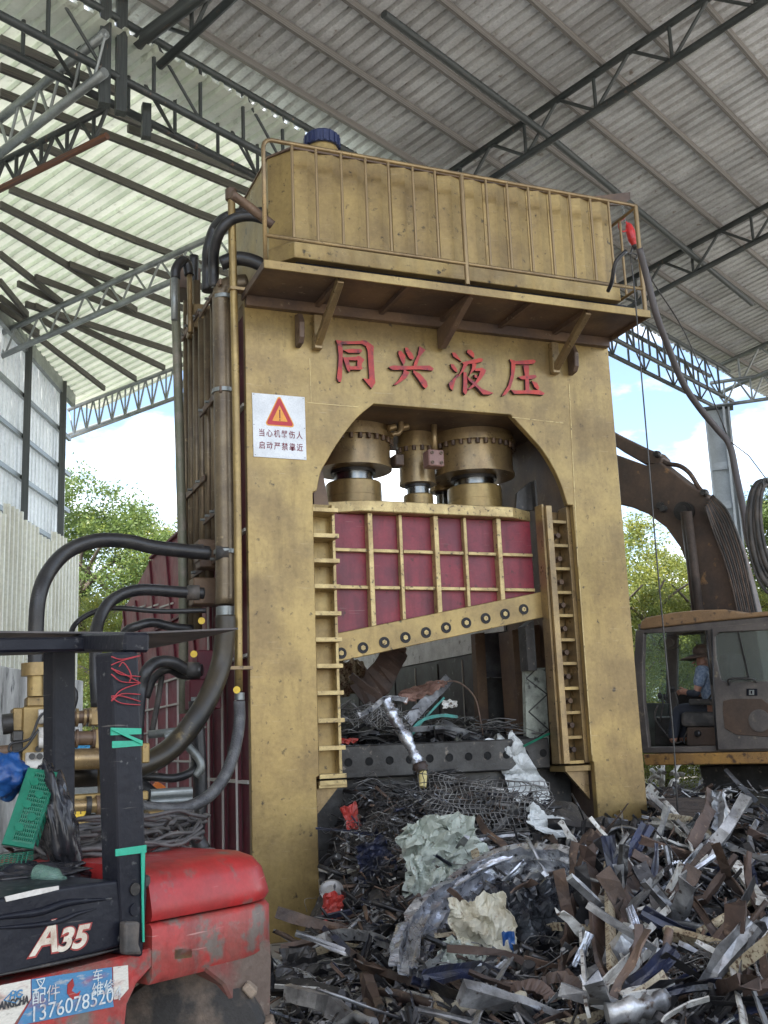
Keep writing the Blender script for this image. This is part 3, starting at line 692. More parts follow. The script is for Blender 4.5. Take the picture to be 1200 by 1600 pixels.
# --- cylinders
def cyl_part(u, y, r, z0, z1, rod, cap_r, nb, capz=4.14):
    c = PY(u, 720, y - r * .6); c = V((c.x, y, 0))
    m = MB(); m.lathe([(r * 1.0, z0 + .03), (r, z1 - .12)], c, UP, 36)
    m.lathe([(r * .8, z0), (r * 1.035, z0), (r * 1.035, z0 + .03)], c, UP, 36)
    m.lathe([(r, z1 - .12), (r * 1.10, z1 - .12), (r * 1.10, z1 - .06), (r * 1.03, z1 - .06), (r * 1.03, 4.698)], c, UP, 36)
    o = m.build('hydraulic_cylinder', GOLDB, press)
    b = MB(); b.lathe([(.022, 0), (.022, .05)], (0, 0, 0), (0, 0, -1), 6); me = b.mesh('flange_bolt', BROWN)
    for k in range(nb):
        a = 2 * math.pi * (k + .3) / nb
        inst('flange_bolt', me, o, c + V((math.cos(a) * r * 1.05, math.sin(a) * r * 1.05, z1 - .12)))
    m = MB(); m.lathe([(rod, capz - .02), (rod, z0 + .01)], c, UP, 28); m.build('piston_rod', CHROME, o)
    m = MB(); m.lathe([(rod * 1.15, z0 - .03), (rod * 1.15, z0)], c, UP, 28); m.build('seal_ring', RUBBER, o)
    m = MB(); m.lathe([(cap_r, 3.803), (cap_r, 3.985)], c, UP, 32); m.lathe([(cap_r * .985, 3.985), (cap_r * .985, 3.992)], c, UP, 32); m.lathe([(cap_r, 3.992), (cap_r, capz - .012), (cap_r * .96, capz)], c, UP, 32)
    m.build('piston_foot', GOLD, o)
    return c
cyl_part(564, .97, .385, 4.27, 4.69, .20, .285, 28)
cyl_part(756, .88, .42, 4.25, 4.69, .21, .285, 32)
cyl_part(658, .95, .185, 4.16, 4.66, .115, .155, 14, 4.05)
cyl_part(694, 1.45, .14, 4.22, 4.66, .07, .13, 10, 4.05)
# fittings on the cylinders
for pts, r in ((((678, 650), (679, 712)), .030), (((625, 640), (626, 672), (612, 680)), .028), (((735, 650), (737, 680), (742, 692)), .030)):
    P = [PY(u, v, .55) for u, v in pts]
    m = MB(); m.tube(smooth_path(P, 3) if len(P) > 2 else P, r, 10); m.build('port_pipe', GOLDB, press)
p = PY(679, 717, .50); blk = MB(); blk.box(p.x - .085, p.x + .085, .45, .60, p.z - .085, p.z + .085); bk = blk.build('valve_block', mat('dusty_rose_brown_paint', (.25, .14, .12), .5), press, bevel=.01)
sb = MB(); sb.lathe([(.018, 0), (.018, .012), (.009, .012), (.009, .004)], (0, 0, 0), (0, -1, 0), 10); sm_ = sb.mesh('screw', BROWN)
for dx in (-.05, .05):
    for dz_ in (-.05, .05): inst('screw', sm_, bk, (p.x + dx, .449, p.z + dz_))
p = PY(622, 720, .8); m = MB(); m.box(p.x - .05, p.x + .05, .75, .9, p.z - .06, p.z + .06); m.build('valve_block', BROWN, press, bevel=.01)
for (u, v) in ((613, 668), (620, 655), (632, 667)):
    p = PY(u, v, .6); m = MB(); m.lathe([(.03, -.05), (.04, -.04), (.04, .03), (.025, .05)], p, (1, 0, .3), 8); m.build('pipe_fitting', GOLDB, press)

# --- the four raised characters
def glyph(ox, oy, polys):
    m = MB()
    for k, pl in enumerate(polys):
        P = [PY(ox + a / 6.667, oy + b / 6.667, 0) for a, b in pl]
        off = -.030 - .0015 * k
        n = len(P); vs = [V((p.x, -.0005, p.z)) for p in P] + [V((p.x, off, p.z)) for p in P]
        m.cm = 0; m.add(vs, [[n + i for i in range(n)]])
        m.cm = 1; m.add(vs, [(i, (i + 1) % n, n + (i + 1) % n, n + i) for i in range(n)])
        m.cm = 0
    return m.build('raised_character', [REDLET, LETSIDE], press)
glyph(510, 520, [[(88, 85), (150, 95), (160, 200), (155, 380), (150, 480), (140, 522), (115, 520), (98, 480), (110, 380), (118, 250), (105, 130)],
    [(130, 100), (340, 98), (365, 88), (400, 92), (480, 150), (478, 250), (490, 450), (498, 530), (460, 592), (370, 485), (435, 492), (430, 400), (418, 200), (400, 150), (360, 128), (150, 130)],
    [(165, 192), (230, 180), (345, 180), (362, 200), (345, 220), (220, 220)], [(160, 265), (215, 272), (240, 390), (225, 422), (205, 400)],
    [(200, 268), (300, 262), (315, 250), (340, 258), (385, 292), (360, 325), (350, 370), (305, 358), (312, 300), (225, 297)], [(225, 362), (350, 360), (365, 382), (345, 398), (230, 396)]])
glyph(510, 520, [[(740, 195), (770, 200), (810, 250), (808, 320), (790, 345), (765, 300), (738, 230)], [(805, 165), (830, 165), (880, 225), (900, 270), (885, 292), (850, 275), (815, 210)],
    [(955, 150), (1018, 190), (960, 260), (930, 350), (890, 370), (905, 310), (940, 240)], [(635, 368), (680, 352), (860, 358), (1060, 352), (1105, 385), (1090, 405), (960, 392), (700, 398), (670, 395)],
    [(795, 392), (850, 425), (820, 480), (720, 550), (685, 555), (740, 500), (780, 440)], [(890, 400), (960, 440), (1030, 520), (1040, 570), (1015, 592), (990, 570), (930, 480), (890, 425)]])
glyph(690, 530, [[(95, 150), (130, 150), (165, 200), (195, 245), (165, 225), (110, 190)], [(80, 268), (110, 272), (145, 320), (150, 355), (125, 345), (90, 305)],
    [(60, 470), (130, 400), (155, 365), (150, 400), (125, 450), (100, 545), (75, 520)], [(255, 122), (295, 125), (325, 165), (322, 210), (290, 185), (250, 150)],
    [(195, 255), (270, 235), (380, 208), (418, 218), (405, 245), (340, 262), (215, 275)], [(215, 265), (260, 270), (215, 340), (165, 400), (145, 410), (190, 340)],
    [(210, 350), (240, 360), (250, 450), (248, 570), (230, 590), (205, 560), (210, 450)], [(300, 260), (345, 270), (330, 330), (275, 385), (268, 395), (300, 310)],
    [(330, 320), (400, 310), (445, 335), (430, 375), (390, 430), (330, 500), (270, 540), (255, 530), (330, 460), (370, 390), (385, 345), (330, 345)],
    [(320, 380), (350, 395), (350, 420), (325, 410)], [(245, 400), (300, 440), (400, 530), (520, 575), (480, 590), (410, 588), (350, 520), (260, 440)]])
glyph(690, 530, [[(695, 218), (750, 232), (755, 300), (735, 420), (700, 530), (650, 590), (612, 600), (680, 490), (710, 380), (712, 260)],
    [(745, 240), (870, 228), (945, 222), (968, 240), (945, 265), (880, 272), (750, 270)], [(835, 280), (895, 285), (892, 400), (900, 560), (858, 560), (855, 400)],
    [(780, 405), (830, 392), (960, 382), (975, 405), (930, 425), (820, 430)], [(705, 538), (760, 545), (1000, 540), (1058, 575), (1040, 592), (900, 578), (740, 580)], [(920, 445), (975, 465), (1000, 520), (985, 540), (950, 510)]])

# --- platform, brackets, railing
m = MB(); m.box(-.02, 3.90, -.74, -.001, 5.60, 5.625); m.build('platform_plate', BROWN, press)
m = MB(); m.box(-.03, 3.91, -.76, -.742, 5.555, 5.632); m.build('platform_edge', GOLD, press, bevel=.003)
for x in (-.03, 3.892): 
    m = MB(); m.box(x, x + .02, -.74, -.001, 5.56, 5.628); m.build('platform_edge', BROWN, press, bevel=.003)
m = MB(); m.box(.0, 3.89, -.07, -.004, 5.50, 5.598); m.build('platform_bearer', BROWN, press, bevel=.003)
for x in (.68, 1.32, 1.96, 2.6, 3.22):
    m = MB(); m.box(x - .02, x + .02, -.735, -.072, 5.555, 5.599); m.build('platform_rib', BROWN, press)
for x in (.68, 3.22):
    m = MB(); m.beam((x, -.70, 5.56), (x, -.05, 5.20), .065, .065); m.build('bracket_strut', GOLDB, press, bevel=.006)
    m = MB(); m.box(x - .04, x + .04, -.075, -.003, 5.15, 5.48); m.build('bracket_post', GOLDB, press, bevel=.006)
m = MB(); m.prism([(-.70, 5.553), (-.02, 5.497), (-.003, 5.497), (-.003, 5.30), (-.07, 5.28)], lambda a, b, t: V((t, a, b)), 1.93, 1.99); m.build('bracket_gusset', BROWN, press, bevel=.004)
for x in (.50, 3.42):
    P = [(-.003, 5.16), (-.10, 5.17), (-.14, 5.22), (-.15, 5.36), (-.10, 5.46), (-.003, 5.48)]
    m = MB(); m.prism(P, lambda a, b, t: V((t, a, b)), x - .025, x + .025); m.build('lifting_lug', BROWN, press, bevel=.006)
    m = MB(); m.lathe([(.05, 0), (.05, .06), (.03, .06), (.03, .002)], (x - .03, -.08, 5.32), (1, 0, 0), 14); m.build('lug_boss', BROWN, press)
RL = lambda n_, a, b, r=.017: bar(n_, press, a, b, r, GOLDB)
YF = -.73
m = MB(); m.tube([(-.01, YF, 5.64), (-.01, YF, 6.70), (0, YF, 6.74), (.02, YF, 6.765), (.06, YF, 6.78), (3.80, YF, 6.76), (3.885, YF, 6.755)], .02, 8); m.build('hand_rail', GOLDB, press)
m = MB(); m.tube([(.0, YF, 5.87), (3.87, YF, 5.86)], .02, 8); m.build('mid_rail', GOLDB, press)
for k, u in enumerate((148, 220, 295, 368, 437, 510, 577, 657, 730, 793, 857, 921, 981, 1043, 1098)):
    x = PY(380 + u / 1.905, 180 + 110 + u * .17 / 1.905, YF).x
    big = u == 657
    RL('rail_post', (x, YF, 5.66 if big else 5.88), (x, YF, 6.765), .024 if big else .014)
RL('rail_post', (3.87, YF, 5.60), (3.87, YF, 6.75), .024)
for z in (6.74, 5.90): RL('side_rail', (3.87, YF, z), (3.87, .1, z))
for y in (-.45, -.15, .1): RL('rail_post', (3.87, y, 5.90), (3.87, y, 6.74), .014)
RL('side_rail', (-.01, YF, 6.72), (-.01, YF + .01, 6.72))
# --- oil tank
X0, X1, YT = .325, 3.70, -.50
fr = []
npl = 14
for k in range(npl):
    xa = X0 + (X1 - X0) * k / npl; w_ = (X1 - X0) / npl
    fr += [(xa + .003, YT), (xa + w_ * .55, YT - .03), (xa + w_ - .003, YT), (xa + w_, YT + .008)]
plan = fr[:-1] + [(X1, YT), (X1, 1.2), (.16, 1.2), (.16, -.28)]
m = MB(); m.prism(plan, lambda a, b, t: V((a, b, t)), 5.965, 6.86); tank = m.build('oil_tank', GOLD, press)
m = MB(); m.prism([(X0, YT - .02), (X1 + .05, YT - .02), (X1 + .05, 1.2), (.15, 1.2), (.15, -.29)], lambda a, b, t: V((a, b, t)), 5.805, 5.963); m.build('tank_skirt', GOLD, press, bevel=.006)
m = MB(); m.prism([(X0 - .01, YT - .03), (X1 + .01, YT - .03), (X1 + .01, 1.21), (.15, 1.21), (.15, -.29)], lambda a, b, t: V((a, b, t)), 6.861, 6.88); m.build('tank_lid', BROWN, press)
m = MB(); m.box(.36, 3.86, -.44, 1.1, 5.70, 5.803); m.build('tank_bearer', BLACKP, press)
for x in (.5, 1.9, 3.4):
    m = MB(); m.box(x, x + .2, -.43, 1.1, 5.626, 5.699); m.build('tank_foot', BLACKP, press)
c = PY(503, 218, -.28); c = V((c.x, -.28, 6.88))
m = MB(); m.lathe([(.15, 0), (.15, .16), (.14, .18)], c, UP, 26); m.build('filler_neck', GOLD, press)
m = MB(); m.lathe([(.165, .18), (.165, .29), (.15, .31)], c, UP, 26)
for k in range(18):
    a = k * math.pi / 9; d = V((math.cos(a), math.sin(a), 0)); m.obox(c + d * .167 + UP * .235, (d, d.cross(UP), UP), (.007, .014, .05))
m.build('filler_cap', CAPB, press)
# jib that carries the hoist
a, b = PY(880, 314, -.2), PY(984, 306, -.2)
m = MB(); m.slab([PY(865, 313, -.2), PY(905, 309, -.2), PY(985, 300, -.2), PY(985, 311, -.2), PY(975, 318, -.2), PY(930, 322, -.2)], (0, .05, 0)); m.build('jib_arm', BROWN, press)

# --- pipes up the left side
def vpipe(u, vt, vb, X_, r, m_, name='riser_pipe', n=12):
    vm = (vt + vb) / 2; p = PX(u, vm, X_); zt_ = PY(u, vt, p.y).z; zb_ = PY(u, vb, p.y).z
    m = MB(); m.tube([V((X_, p.y, zb_)), V((X_, p.y, zt_))], r, n); m.build(name, m_, press); return V((X_, p.y, zt_)), V((X_, p.y, zb_))
def ppath(pts, y=None, X_=None, d=None, k=5):
    P = []
    for q in pts:
        u, v = q[0], q[1]
        dd = q[2] if len(q) > 2 else None
        P.append(AT(u, v, dd) if dd else (PY(u, v, y) if y is not None else (PX(u, v, X_) if X_ is not None else AT(u, v, d))))
    return smooth_path(P, k)
def ptube(name, pts, r, m_, parent=press, n=10, **kw):
    m = MB(); m.tube(ppath(pts, **kw), r, n); return m.build(name, m_, parent)
# the wide riser with its bend into the crosshead
ptube('riser_pipe', [(384, 443), (362, 446), (350, 452), (346, 466), (347, 500), (352, 870), (352, 945)], .088, BRONZ, y=.15, n=16, k=4)
for v in (467, 612, 863): 
    p = PY(350 + (v > 800) * 3, v, .15); m = MB(); m.lathe([(.096, -.018), (.108, -.018), (.108, .018), (.096, .018)], p, UP, 18); m.build('pipe_clamp', GALV, press)
m = MB(); p = PY(352, 957, .15); m.lathe([(.07, -.05), (.085, -.05), (.085, .05), (.07, .05)], p, UP, 6); m.build('hex_coupling', GALV, press)
# thin riser in front of it
ptube('riser_pipe', [(362, 302), (362, 330), (366, 500), (371, 800), (373, 1080)], .035, GOLD, y=-.05)
ptube('top_pipe', [(361, 303, 8.6), (385, 320, 8.7), (426, 352, 8.8)], .042, BROWN, n=10)
m = MB(); m.lathe([(.05, -.05), (.055, -.04), (.055, .05), (.045, .06)], PY(361, 305, -.05), UP, 12); m.build('pipe_elbow', BROWN, press)
m = MB(); m.lathe([(.045, -.03), (.045, .03)], PY(374, 1088, -.05), UP, 6); m.build('hex_coupling', GALV, press)
for v in (453, 1044):
    p = PY(368, v, -.05); m = MB(); m.box(p.x - .06, p.x + .14, -.10, 0.0, p.z - .014, p.z + .014); m.build('pipe_clamp', GOLDB, press)
# the row of risers behind
tops = []
for u, vt, vb in ((336, 470, 855), (326, 485, 905), (317, 500, 940), (308, 440, 985), (300, 440, 995)):
    tops.append(vpipe(u, vt, vb, -.16, .042, BRONZ))
vpipe(291, 470, 985, -.18, .03, BRONZ); 
vpipe(272.5, 435, 500, -.5, .032, GALV, n=10)
ptube('riser_pipe', [(273, 432, 10.2), (277, 560, 10.2), (281, 700, 10.2), (286, 900, 10.2), (287, 1115, 10.2)], .045, mat('dull_grey_green_pipe', (.17, .17, .12), .55, .2, (.28, .24, .2), .3, 6), k=4)
ptube('hose', [(274, 436, 10.2), (275, 420, 10.2), (284, 408, 10.25), (292, 412, 10.3), (296, 430, 10.3)], .05, RUBBER)
ptube('hose', [(303, 400, 10.6), (302, 430, 10.6), (303, 445, 10.6)], .05, RUBBER)
ptube('riser_pipe', [(296, 428, 10.3), (298, 520, 10.2)], .028, GOLDB)
# clamp bars across the row
for (u0, v0, u1, v1) in ((284, 520, 310, 498), (312, 476, 345, 458), (313, 645, 345, 610), (284, 770, 320, 760), (318, 812, 340, 800), (300, 905, 345, 862)):
    a, b = PX(u0, v0, -.215), PX(u1, v1, -.215); z = (a.z + b.z) / 2
    m = MB(); m.box(-.225, -.205, a.y, b.y, z - .03, z + .03); m.build('clamp_bar', BROWN, press, bevel=.003)
    for k in range(3):
        y = a.y + (b.y - a.y) * (k + .5) / 3; m = MB(); m.lathe([(.014, 0), (.014, .04)], (-.225, y, z), (-1, 0, 0), 6); m.build('clamp_bolt', GALV, press)
m = MB(); m.box(-.24, .02, 1.85, 2.25, PX(305, 405, -.16).z - .1, PX(305, 405, -.16).z + .16); m.build('manifold_block', BROWN, press, bevel=.01)
m = MB(); m.box(-.22, .02, 1.15, 1.5, 5.72, 5.98); m.build('manifold_block', GOLDB, press, bevel=.01)
# side blocks with hoses
for (u, v, w_, h_) in ((328, 862, .12, .10), (327, 925, .16, .12), (326, 1040, .12, .13), (325, 880, .09, .05), (318, 1085, .14, .13)):
    p = PY(u, v, .5); m = MB(); m.box(p.x - w_, p.x + w_, .42, .62, p.z - h_, p.z + h_)
    m.build('valve_block', MAROOND if v > 1000 else BROWN, press, bevel=.01)
hs = [('hose', [(325, 864, 9.3), (300, 862, 9.2), (240, 855, 9.0), (200, 846, 8.9), (150, 845, 8.8), (105, 862, 8.7), (75, 895, 8.6), (60, 935, 8.5), (56, 990, 8.5), (56, 1045, 8.5)], .062, RUBBER),
      ('hose', [(318, 927, 9.3), (280, 925, 9.2), (215, 922, 9.0), (175, 938, 8.9), (155, 968, 8.8), (150, 1000, 8.7), (150, 1060, 8.6), (152, 1105, 8.6)], .050, RUBBER),
      ('hose', [(322, 954, 9.3), (250, 955, 9.2), (180, 950, 9.1), (145, 957, 9.0), (118, 975, 8.9), (110, 1000, 8.8), (108, 1060, 8.8), (118, 1090, 8.8), (100, 1140, 8.8)], .022, RUBBER),
      ('hose', [(300, 983, 9.5), (270, 980, 9.4), (240, 973, 9.3), (215, 978, 9.2), (195, 990, 9.2), (188, 1030, 9.2)], .04, RUBBER),
      ('hose', [(316, 1047, 9.2), (295, 1047, 9.2), (270, 1035, 9.1), (245, 1035, 9.0), (228, 1050, 8.9), (220, 1080, 8.9), (216, 1120, 8.8), (214, 1160, 8.7)], .050, RUBBER),
      ('hose', [(312, 1055, 9.3), (285, 1055, 9.3), (262, 1046, 9.2), (240, 1060, 9.2), (228, 1090, 9.2)], .035, RUBBER),
      ('hose', [(352, 962, 9.1), (352, 985, 9.1), (346, 1035, 9.1), (330, 1080, 9.0), (308, 1120, 8.9), (275, 1162, 8.8), (235, 1190, 8.6), (180, 1207, 8.4), (115, 1212, 8.2), (60, 1212, 8.1)], .088, mat('bronze_tinted_rubber', (.06, .045, .025), .35, .1, (.02, .02, .02), .5, 1.5, (.2, .15, .07), .15, 4, bump=.1)),
      ('hose', [(374, 1095, 8.9), (374, 1130, 8.9), (366, 1175, 8.8), (350, 1215, 8.7), (325, 1245, 8.6), (290, 1262, 8.5), (255, 1264, 8.4), (215, 1260, 8.3)], .048, mat('braided_grey_hose', (.09, .09, .095), .4, .4, (.16, .16, .16), .4, 10, bump=.8, bscale=90)),
      ('hose', [(290, 1120, 9.3), (296, 1150, 9.3), (305, 1185, 9.2), (300, 1205, 9.1), (270, 1216, 9.0), (225, 1213, 8.9), (150, 1215, 8.8)], .035, RUBBER),
      ('hose', [(205, 1215, 8.9), (235, 1240, 8.9), (270, 1268, 8.9), (300, 1300, 8.9), (320, 1330, 8.9)], .06, RUBBER),
      ('hose', [(305, 1095, 9.3), (308, 1130, 9.3), (312, 1200, 9.3), (312, 1260, 9.3), (306, 1320, 9.3)], .06, RUBBER),
      ('hose', [(253, 1055, 9.3), (246, 1100, 9.3), (236, 1150, 9.3)], .025, RUBBERM),
      ('hose', [(325, 455, 9.5), (325, 420, 9.5), (326, 390, 9.4), (336, 358, 9.4), (352, 342, 9.3), (380, 334, 9.3), (412, 334, 9.3), (430, 338, 9.3)], .058, RUBBER),
      ('hose', [(334, 450, 9.4), (334, 420, 9.4), (335, 390, 9.3), (345, 360, 9.2), (365, 342, 9.2), (395, 338, 9.2), (428, 348, 9.2)], .05, RUBBER),
      ('hose', [(345, 412, 9.3), (370, 404, 9.3), (395, 408, 9.3), (420, 420, 9.3)], .065, RUBBER)]
for nm, pts, r, m_ in hs:
    ptube(nm, pts, r, m_, n=12)
for (u, v, d) in ((306, 862, 9.25), (300, 926, 9.25), (300, 1047, 9.2), (345, 864, 9.35)):
    a = AT(u - 8, v, d); b = AT(u + 12, v, d + .02); m = MB(); m.tube([a, b], .066, 12); m.build('hose_ferrule', RUBBERM, press)
ptube('side_pipe', [(232, 1148, 9.2), (300, 1140, 9.2)], .035, GALV, k=2)
ptube('side_pipe', [(258, 1152, 9.1), (272, 1150, 9.1), (292, 1165, 9.1), (310, 1185, 9.1), (314, 1200, 9.1), (305, 1212, 9.1)], .035, GALV)
ptube('side_pipe', [(300, 1098, 9.3), (306, 1100, 9.3), (304, 1126, 9.3)], .05, GALV, k=2)
for (u, v) in ((315, 970), (303, 1022), (370, 1078)):
    p = PY(u, v, -.15 if u > 350 else .2)
    m = MB(); m.lathe([(.03, 0), (.03, .006)], p, (-.3, -1, 0), 14); m.build('number_tag', YEL, press)
# yellow edged maroon side door frames low on the left
# --- warning sign
sg = thing('warning_sign', PY(436, 667), 'white metal warning sign with red triangle and dark red Chinese lettering', 'sign')
c4 = [PY(393.5, 614), PY(475.5, 621), PY(478.5, 719), PY(396, 713.5)]
def bil(a, b):
    p = c4[0].lerp(c4[1], a).lerp(c4[3].lerp(c4[2], a), b); return V((p.x, 0, p.z))
m = MB(); m.slab([V((p.x, -.004, p.z)) for p in c4], (0, -.004, 0)); m.build('sign_plate', SIGNW, sg)
def tri(cx, cy, r, y, m_, name, rr=.0):
    pts = []
    for k in range(3):
        a = -math.pi / 2 + k * 2 * math.pi / 3; vx = V((math.cos(a), math.sin(a)));
        cc_ = V((cx, cy)) + vx * (r - rr * 2)
        for j in range(5):
            t = a + (j - 2) * math.pi / 6; pts.append(cc_ + V((math.cos(t), math.sin(t))) * rr)
    P = [bil(p[0], p[1]) for p in pts]
    m = MB(); m.slab([V((p.x, y, p.z)) for p in P], (0, -.001, 0)); m.build(name, m_, sg)
tri(.51, .33, .34, -.0085, SIGNY, 'triangle_border', .04); tri(.51, .33, .305, -.0098, SIGNR, 'triangle_band', .03); tri(.51, .335, .17, -.0111, SIGNY, 'triangle_centre', .006)
ex = (bil(1, .5) - bil(0, .5)); ey = bil(0, 0) - bil(0, 1)
w_ = ex.length; h_ = ey.length; exn = ex.normalized(); eyn = V((0, 0, 1))
p = bil(.51, .34); m = MB(); m.box(p.x - .005, p.x + .005, -.0135, -.0124, p.z - .02, p.z + .06); m.box(p.x - .005, p.x + .005, -.0135, -.0124, p.z - .042, p.z - .03); m.build('exclamation_mark', SIGNK, sg)
for row, (txt, fy) in enumerate((('当心机器伤人', .665), ('启动严禁靠近', .86))):
    for k, ch in enumerate(txt):
        p = bil(.10 + k * .143, fy); text_mesh('lettering', ch, SIGNK, .075, V((p.x, -.0088, p.z)), exn, eyn, .0004, sg, bold=.001, sx=.82)
for a, b in ((.03, .02), (.97, .02), (.03, .97), (.97, .97), (.02, .5), (.98, .5)):
    p = bil(a, b); m = MB(); m.lathe([(.004, 0), (.004, .003)], V((p.x, -.008, p.z)), (0, -1, 0), 6); m.build('rivet', STEELD, sg)

# --- hoist, ropes and cable
ho = thing('chain_hoist', PY(985, 360, -.2), 'small red chain hoist hanging from the jib above the platform corner', 'hoist')
m = MB()
for k in range(9):
    p = PY(971.5 + k * .6, 312 + k * 4.2, -.17); a = k % 2
    ringp = [p + (V((1, 0, 0)) if a else V((0, 1, 0))) * math.cos(t) * .012 + UP * math.sin(t) * .02 for t in [j * math.pi / 4 for j in range(9)]]
    m.tube(ringp, .004, 5)
m.build('chain', GALV, ho)
ptube('hook', [(976, 340), (968, 347), (968, 358), (975, 362), (981, 356), (978, 346)], .010, HOIST, ho, y=-.17, n=8)
m = MB(); pa, pb = PY(981, 348, -.17), PY(991, 383, -.17); dd = (pb - pa); L = dd.length
m.lathe([(.012, 0), (.035, L * .12), (.05, L * .4), (.052, L * .75), (.03, L)], pa, dd, 14); m.build('hoist_body', HOIST, ho)
m = MB(); m.lathe([(.03, 0), (.04, .03), (.02, .05)], pb, dd, 10); m.build('hoist_nut', STEELD, ho)
ptube('load_hook', [(988, 386), (986, 394), (982, 397), (990, 396), (996, 400), (992, 405)], .010, STEELD, ho, y=-.17, n=8)
def loose(name, pts, r, m_, label, cat, **kw):
    m = MB(); P = ppath(pts, **kw); m.tube(P, r, 8); o = m.build(name, m_, org=P[0]); return tag(o, label, cat)
loose('power_cable', [(978, 392, 9.6), (962, 410, 9.6), (956, 440, 9.7), (950, 455, 9.8)], .02, RUBBER, 'short black cable looping from the hoist towards the tank end', 'cable')
loose('power_cable', [(999, 388, 9.5), (1010, 430, 9.6), (1025, 490, 9.7), (1045, 545, 9.9), (1068, 600, 10.1), (1095, 640, 10.3), (1122, 672, 10.4), (1140, 695, 10.4), (1150, 740, 10.4), (1162, 800, 10.3), (1168, 840, 10.2), (1180, 862, 10.1), (1215, 870, 10.0)], .034, mat('dusty_sheathed_cable', (.075, .065, .065), .5), 'thick dark sheathed cable swinging from the platform corner to the excavator', 'cable')
loose('wire_rope', [(1000, 392, 9.5), (1020, 440, 9.8), (1070, 520, 10.2), (1120, 640, 10.8), (1140, 690, 11)], .007, STEELD, 'thin wire rope slanting from the hoist towards the roof column', 'rope')
loose('wire_rope', [(985, 398, 9.0), (992, 460, 9.0), (1000, 560, 9.0), (1012, 700, 9.0), (1025, 860, 9.0), (1040, 1020, 9.0), (1052, 1150, 9.0), (1060, 1290, 9.0)], .0065, STEELD, 'thin wire rope hanging down in front of the excavator cab', 'rope', k=3)
# ------------------------------------------------------------------ forklift (side plane G, length along R_, width along N_)
FP = AT(400, 1335, 4.6)
def G(u, v, w=0.): return PL(u, v, FP + N_ * w, N_)
fk = thing('forklift', V((G(230, 1500).x, G(230, 1500).y, 0)), 'battered red and black forklift with rounded red counterweight and dark overhead guard', 'forklift')
def gslab(name, px, w, th, m_, parent=None, bevel=.004, seg=1):
    m = MB(); m.slab([G(u, v, w) for u, v in px], N_ * th); return m.build(name, m_, parent or fk, bevel=bevel, seg=seg)
s0 = (G(238, 1420) - FP).dot(R_); s1 = (G(427, 1440) - FP).dot(R_) + .10
zb, zg, zt = G(400, 1500).z, G(330, 1427).z, G(330, 1342).z
WD = 1.12
def ring(z, ins):
    P = []; rr = .24; n = 7
    a0, a1, w0_, w1_ = s0, s1 - ins, ins, WD - ins
    P.append((a0, w0_)); 
    for k in range(n + 1):
        t = -math.pi / 2 + k * math.pi / 2 / n; P.append((a1 - rr + math.cos(t) * rr, w0_ + rr * .8 + math.sin(t) * rr * .8))
    for k in range(n + 1):
        t = k * math.pi / 2 / n; P.append((a1 - rr + math.cos(t) * rr, w1_ - rr * .8 + math.sin(t) * rr * .8))
    P.append((a0, w1_))
    return [V((FP.x, FP.y, 0)) + R_ * a + N_ * w + UP * z for a, w in P]
def loft(rings, name, m_):
    m = MB(); n = len(rings[0])
    for a, b in zip(rings, rings[1:]): m.add(a + b, [(i, (i + 1) % n, n + (i + 1) % n, n + i) for i in range(n)], True)
    m.add(rings[0], [list(range(n))[::-1]]); m.add(rings[-1], [list(range(n))])
    o = m.build(name, m_, fk)
    md = o.modifiers.new('weld', 'WELD'); md.merge_threshold = .0005
    md = o.modifiers.new('edge', 'EDGE_SPLIT'); md.split_angle = math.radians(50)
    return o
loft([ring(z, i_) for z, i_ in ((zg + .004, .03), (zg + .010, .008), (zg + .03, 0), (zt - .14, .005), (zt - .07, .02), (zt - .03, .045), (zt - .008, .085), (zt, .15))], 'counterweight', REDP)
loft([ring(z, i_) for z, i_ in ((zb - .0, .02), (zb + .03, 0), (zg - .02, 0), (zg - .004, .01), (zg + .002, .03))], 'counterweight_base', REDP2)
gslab('lower_counterweight', [(262, 1482), (424, 1468), (426, 1500), (423, 1640), (376, 1640), (372, 1585), (350, 1540), (315, 1512), (280, 1504), (262, 1503)], .01, .5, FEND, bevel=.01)
gslab('side_sill', [(-70, 1560), (190, 1494), (236, 1482), (262, 1477), (262, 1502), (238, 1512), (215, 1537), (200, 1570), (193, 1640), (-70, 1660)], .004, .4, REDP2, bevel=.008)
gslab('side_cover', [(-70, 1415), (20, 1400), (60, 1392), (120, 1383), (186, 1375), (192, 1440), (191, 1478), (150, 1490), (-70, 1545)], .0, .9, BLACKP, bevel=.012, seg=3)
gslab('cover_edge', [(8, 1401), (60, 1389), (92, 1384), (92, 1390), (60, 1398), (10, 1409)], -.003, .004, WHITED, bevel=0)
def crease(px, r_, m_=BLACKP, w=0., name='pressed_crease'):
    m = MB(); P = smooth_path([G(u, v, w) for u, v in px], 5); n = len(P); m.tube(P, [r_ * (.2 + .8 * math.sin(math.pi * i / (n - 1))) for i in range(n)], 8); m.build(name, m_, fk)
crease([(-40, 1440), (10, 1432), (60, 1425), (100, 1412), (130, 1408), (175, 1404)], .014)
crease([(-40, 1452), (40, 1447), (90, 1440), (120, 1428), (150, 1420)], .010)
crease([(-60, 1535), (60, 1511), (150, 1491), (190, 1481)], .006, STEELD)
m = MB(); m.slab([G(-70, 1412, .02), G(235, 1366, .02), G(235, 1366, WD), G(-70, 1412, WD)], UP * -.05); m.build('engine_hood', STEELD, fk, bevel=.01)
m = MB(); m.slab([G(190, 1440, .30), G(262, 1432, .30), G(400, 1600, .30), G(400, 1660, .30), G(150, 1660, .30), G(190, 1500, .3)], N_ * .04); m.build('arch_liner', STEELD, fk)
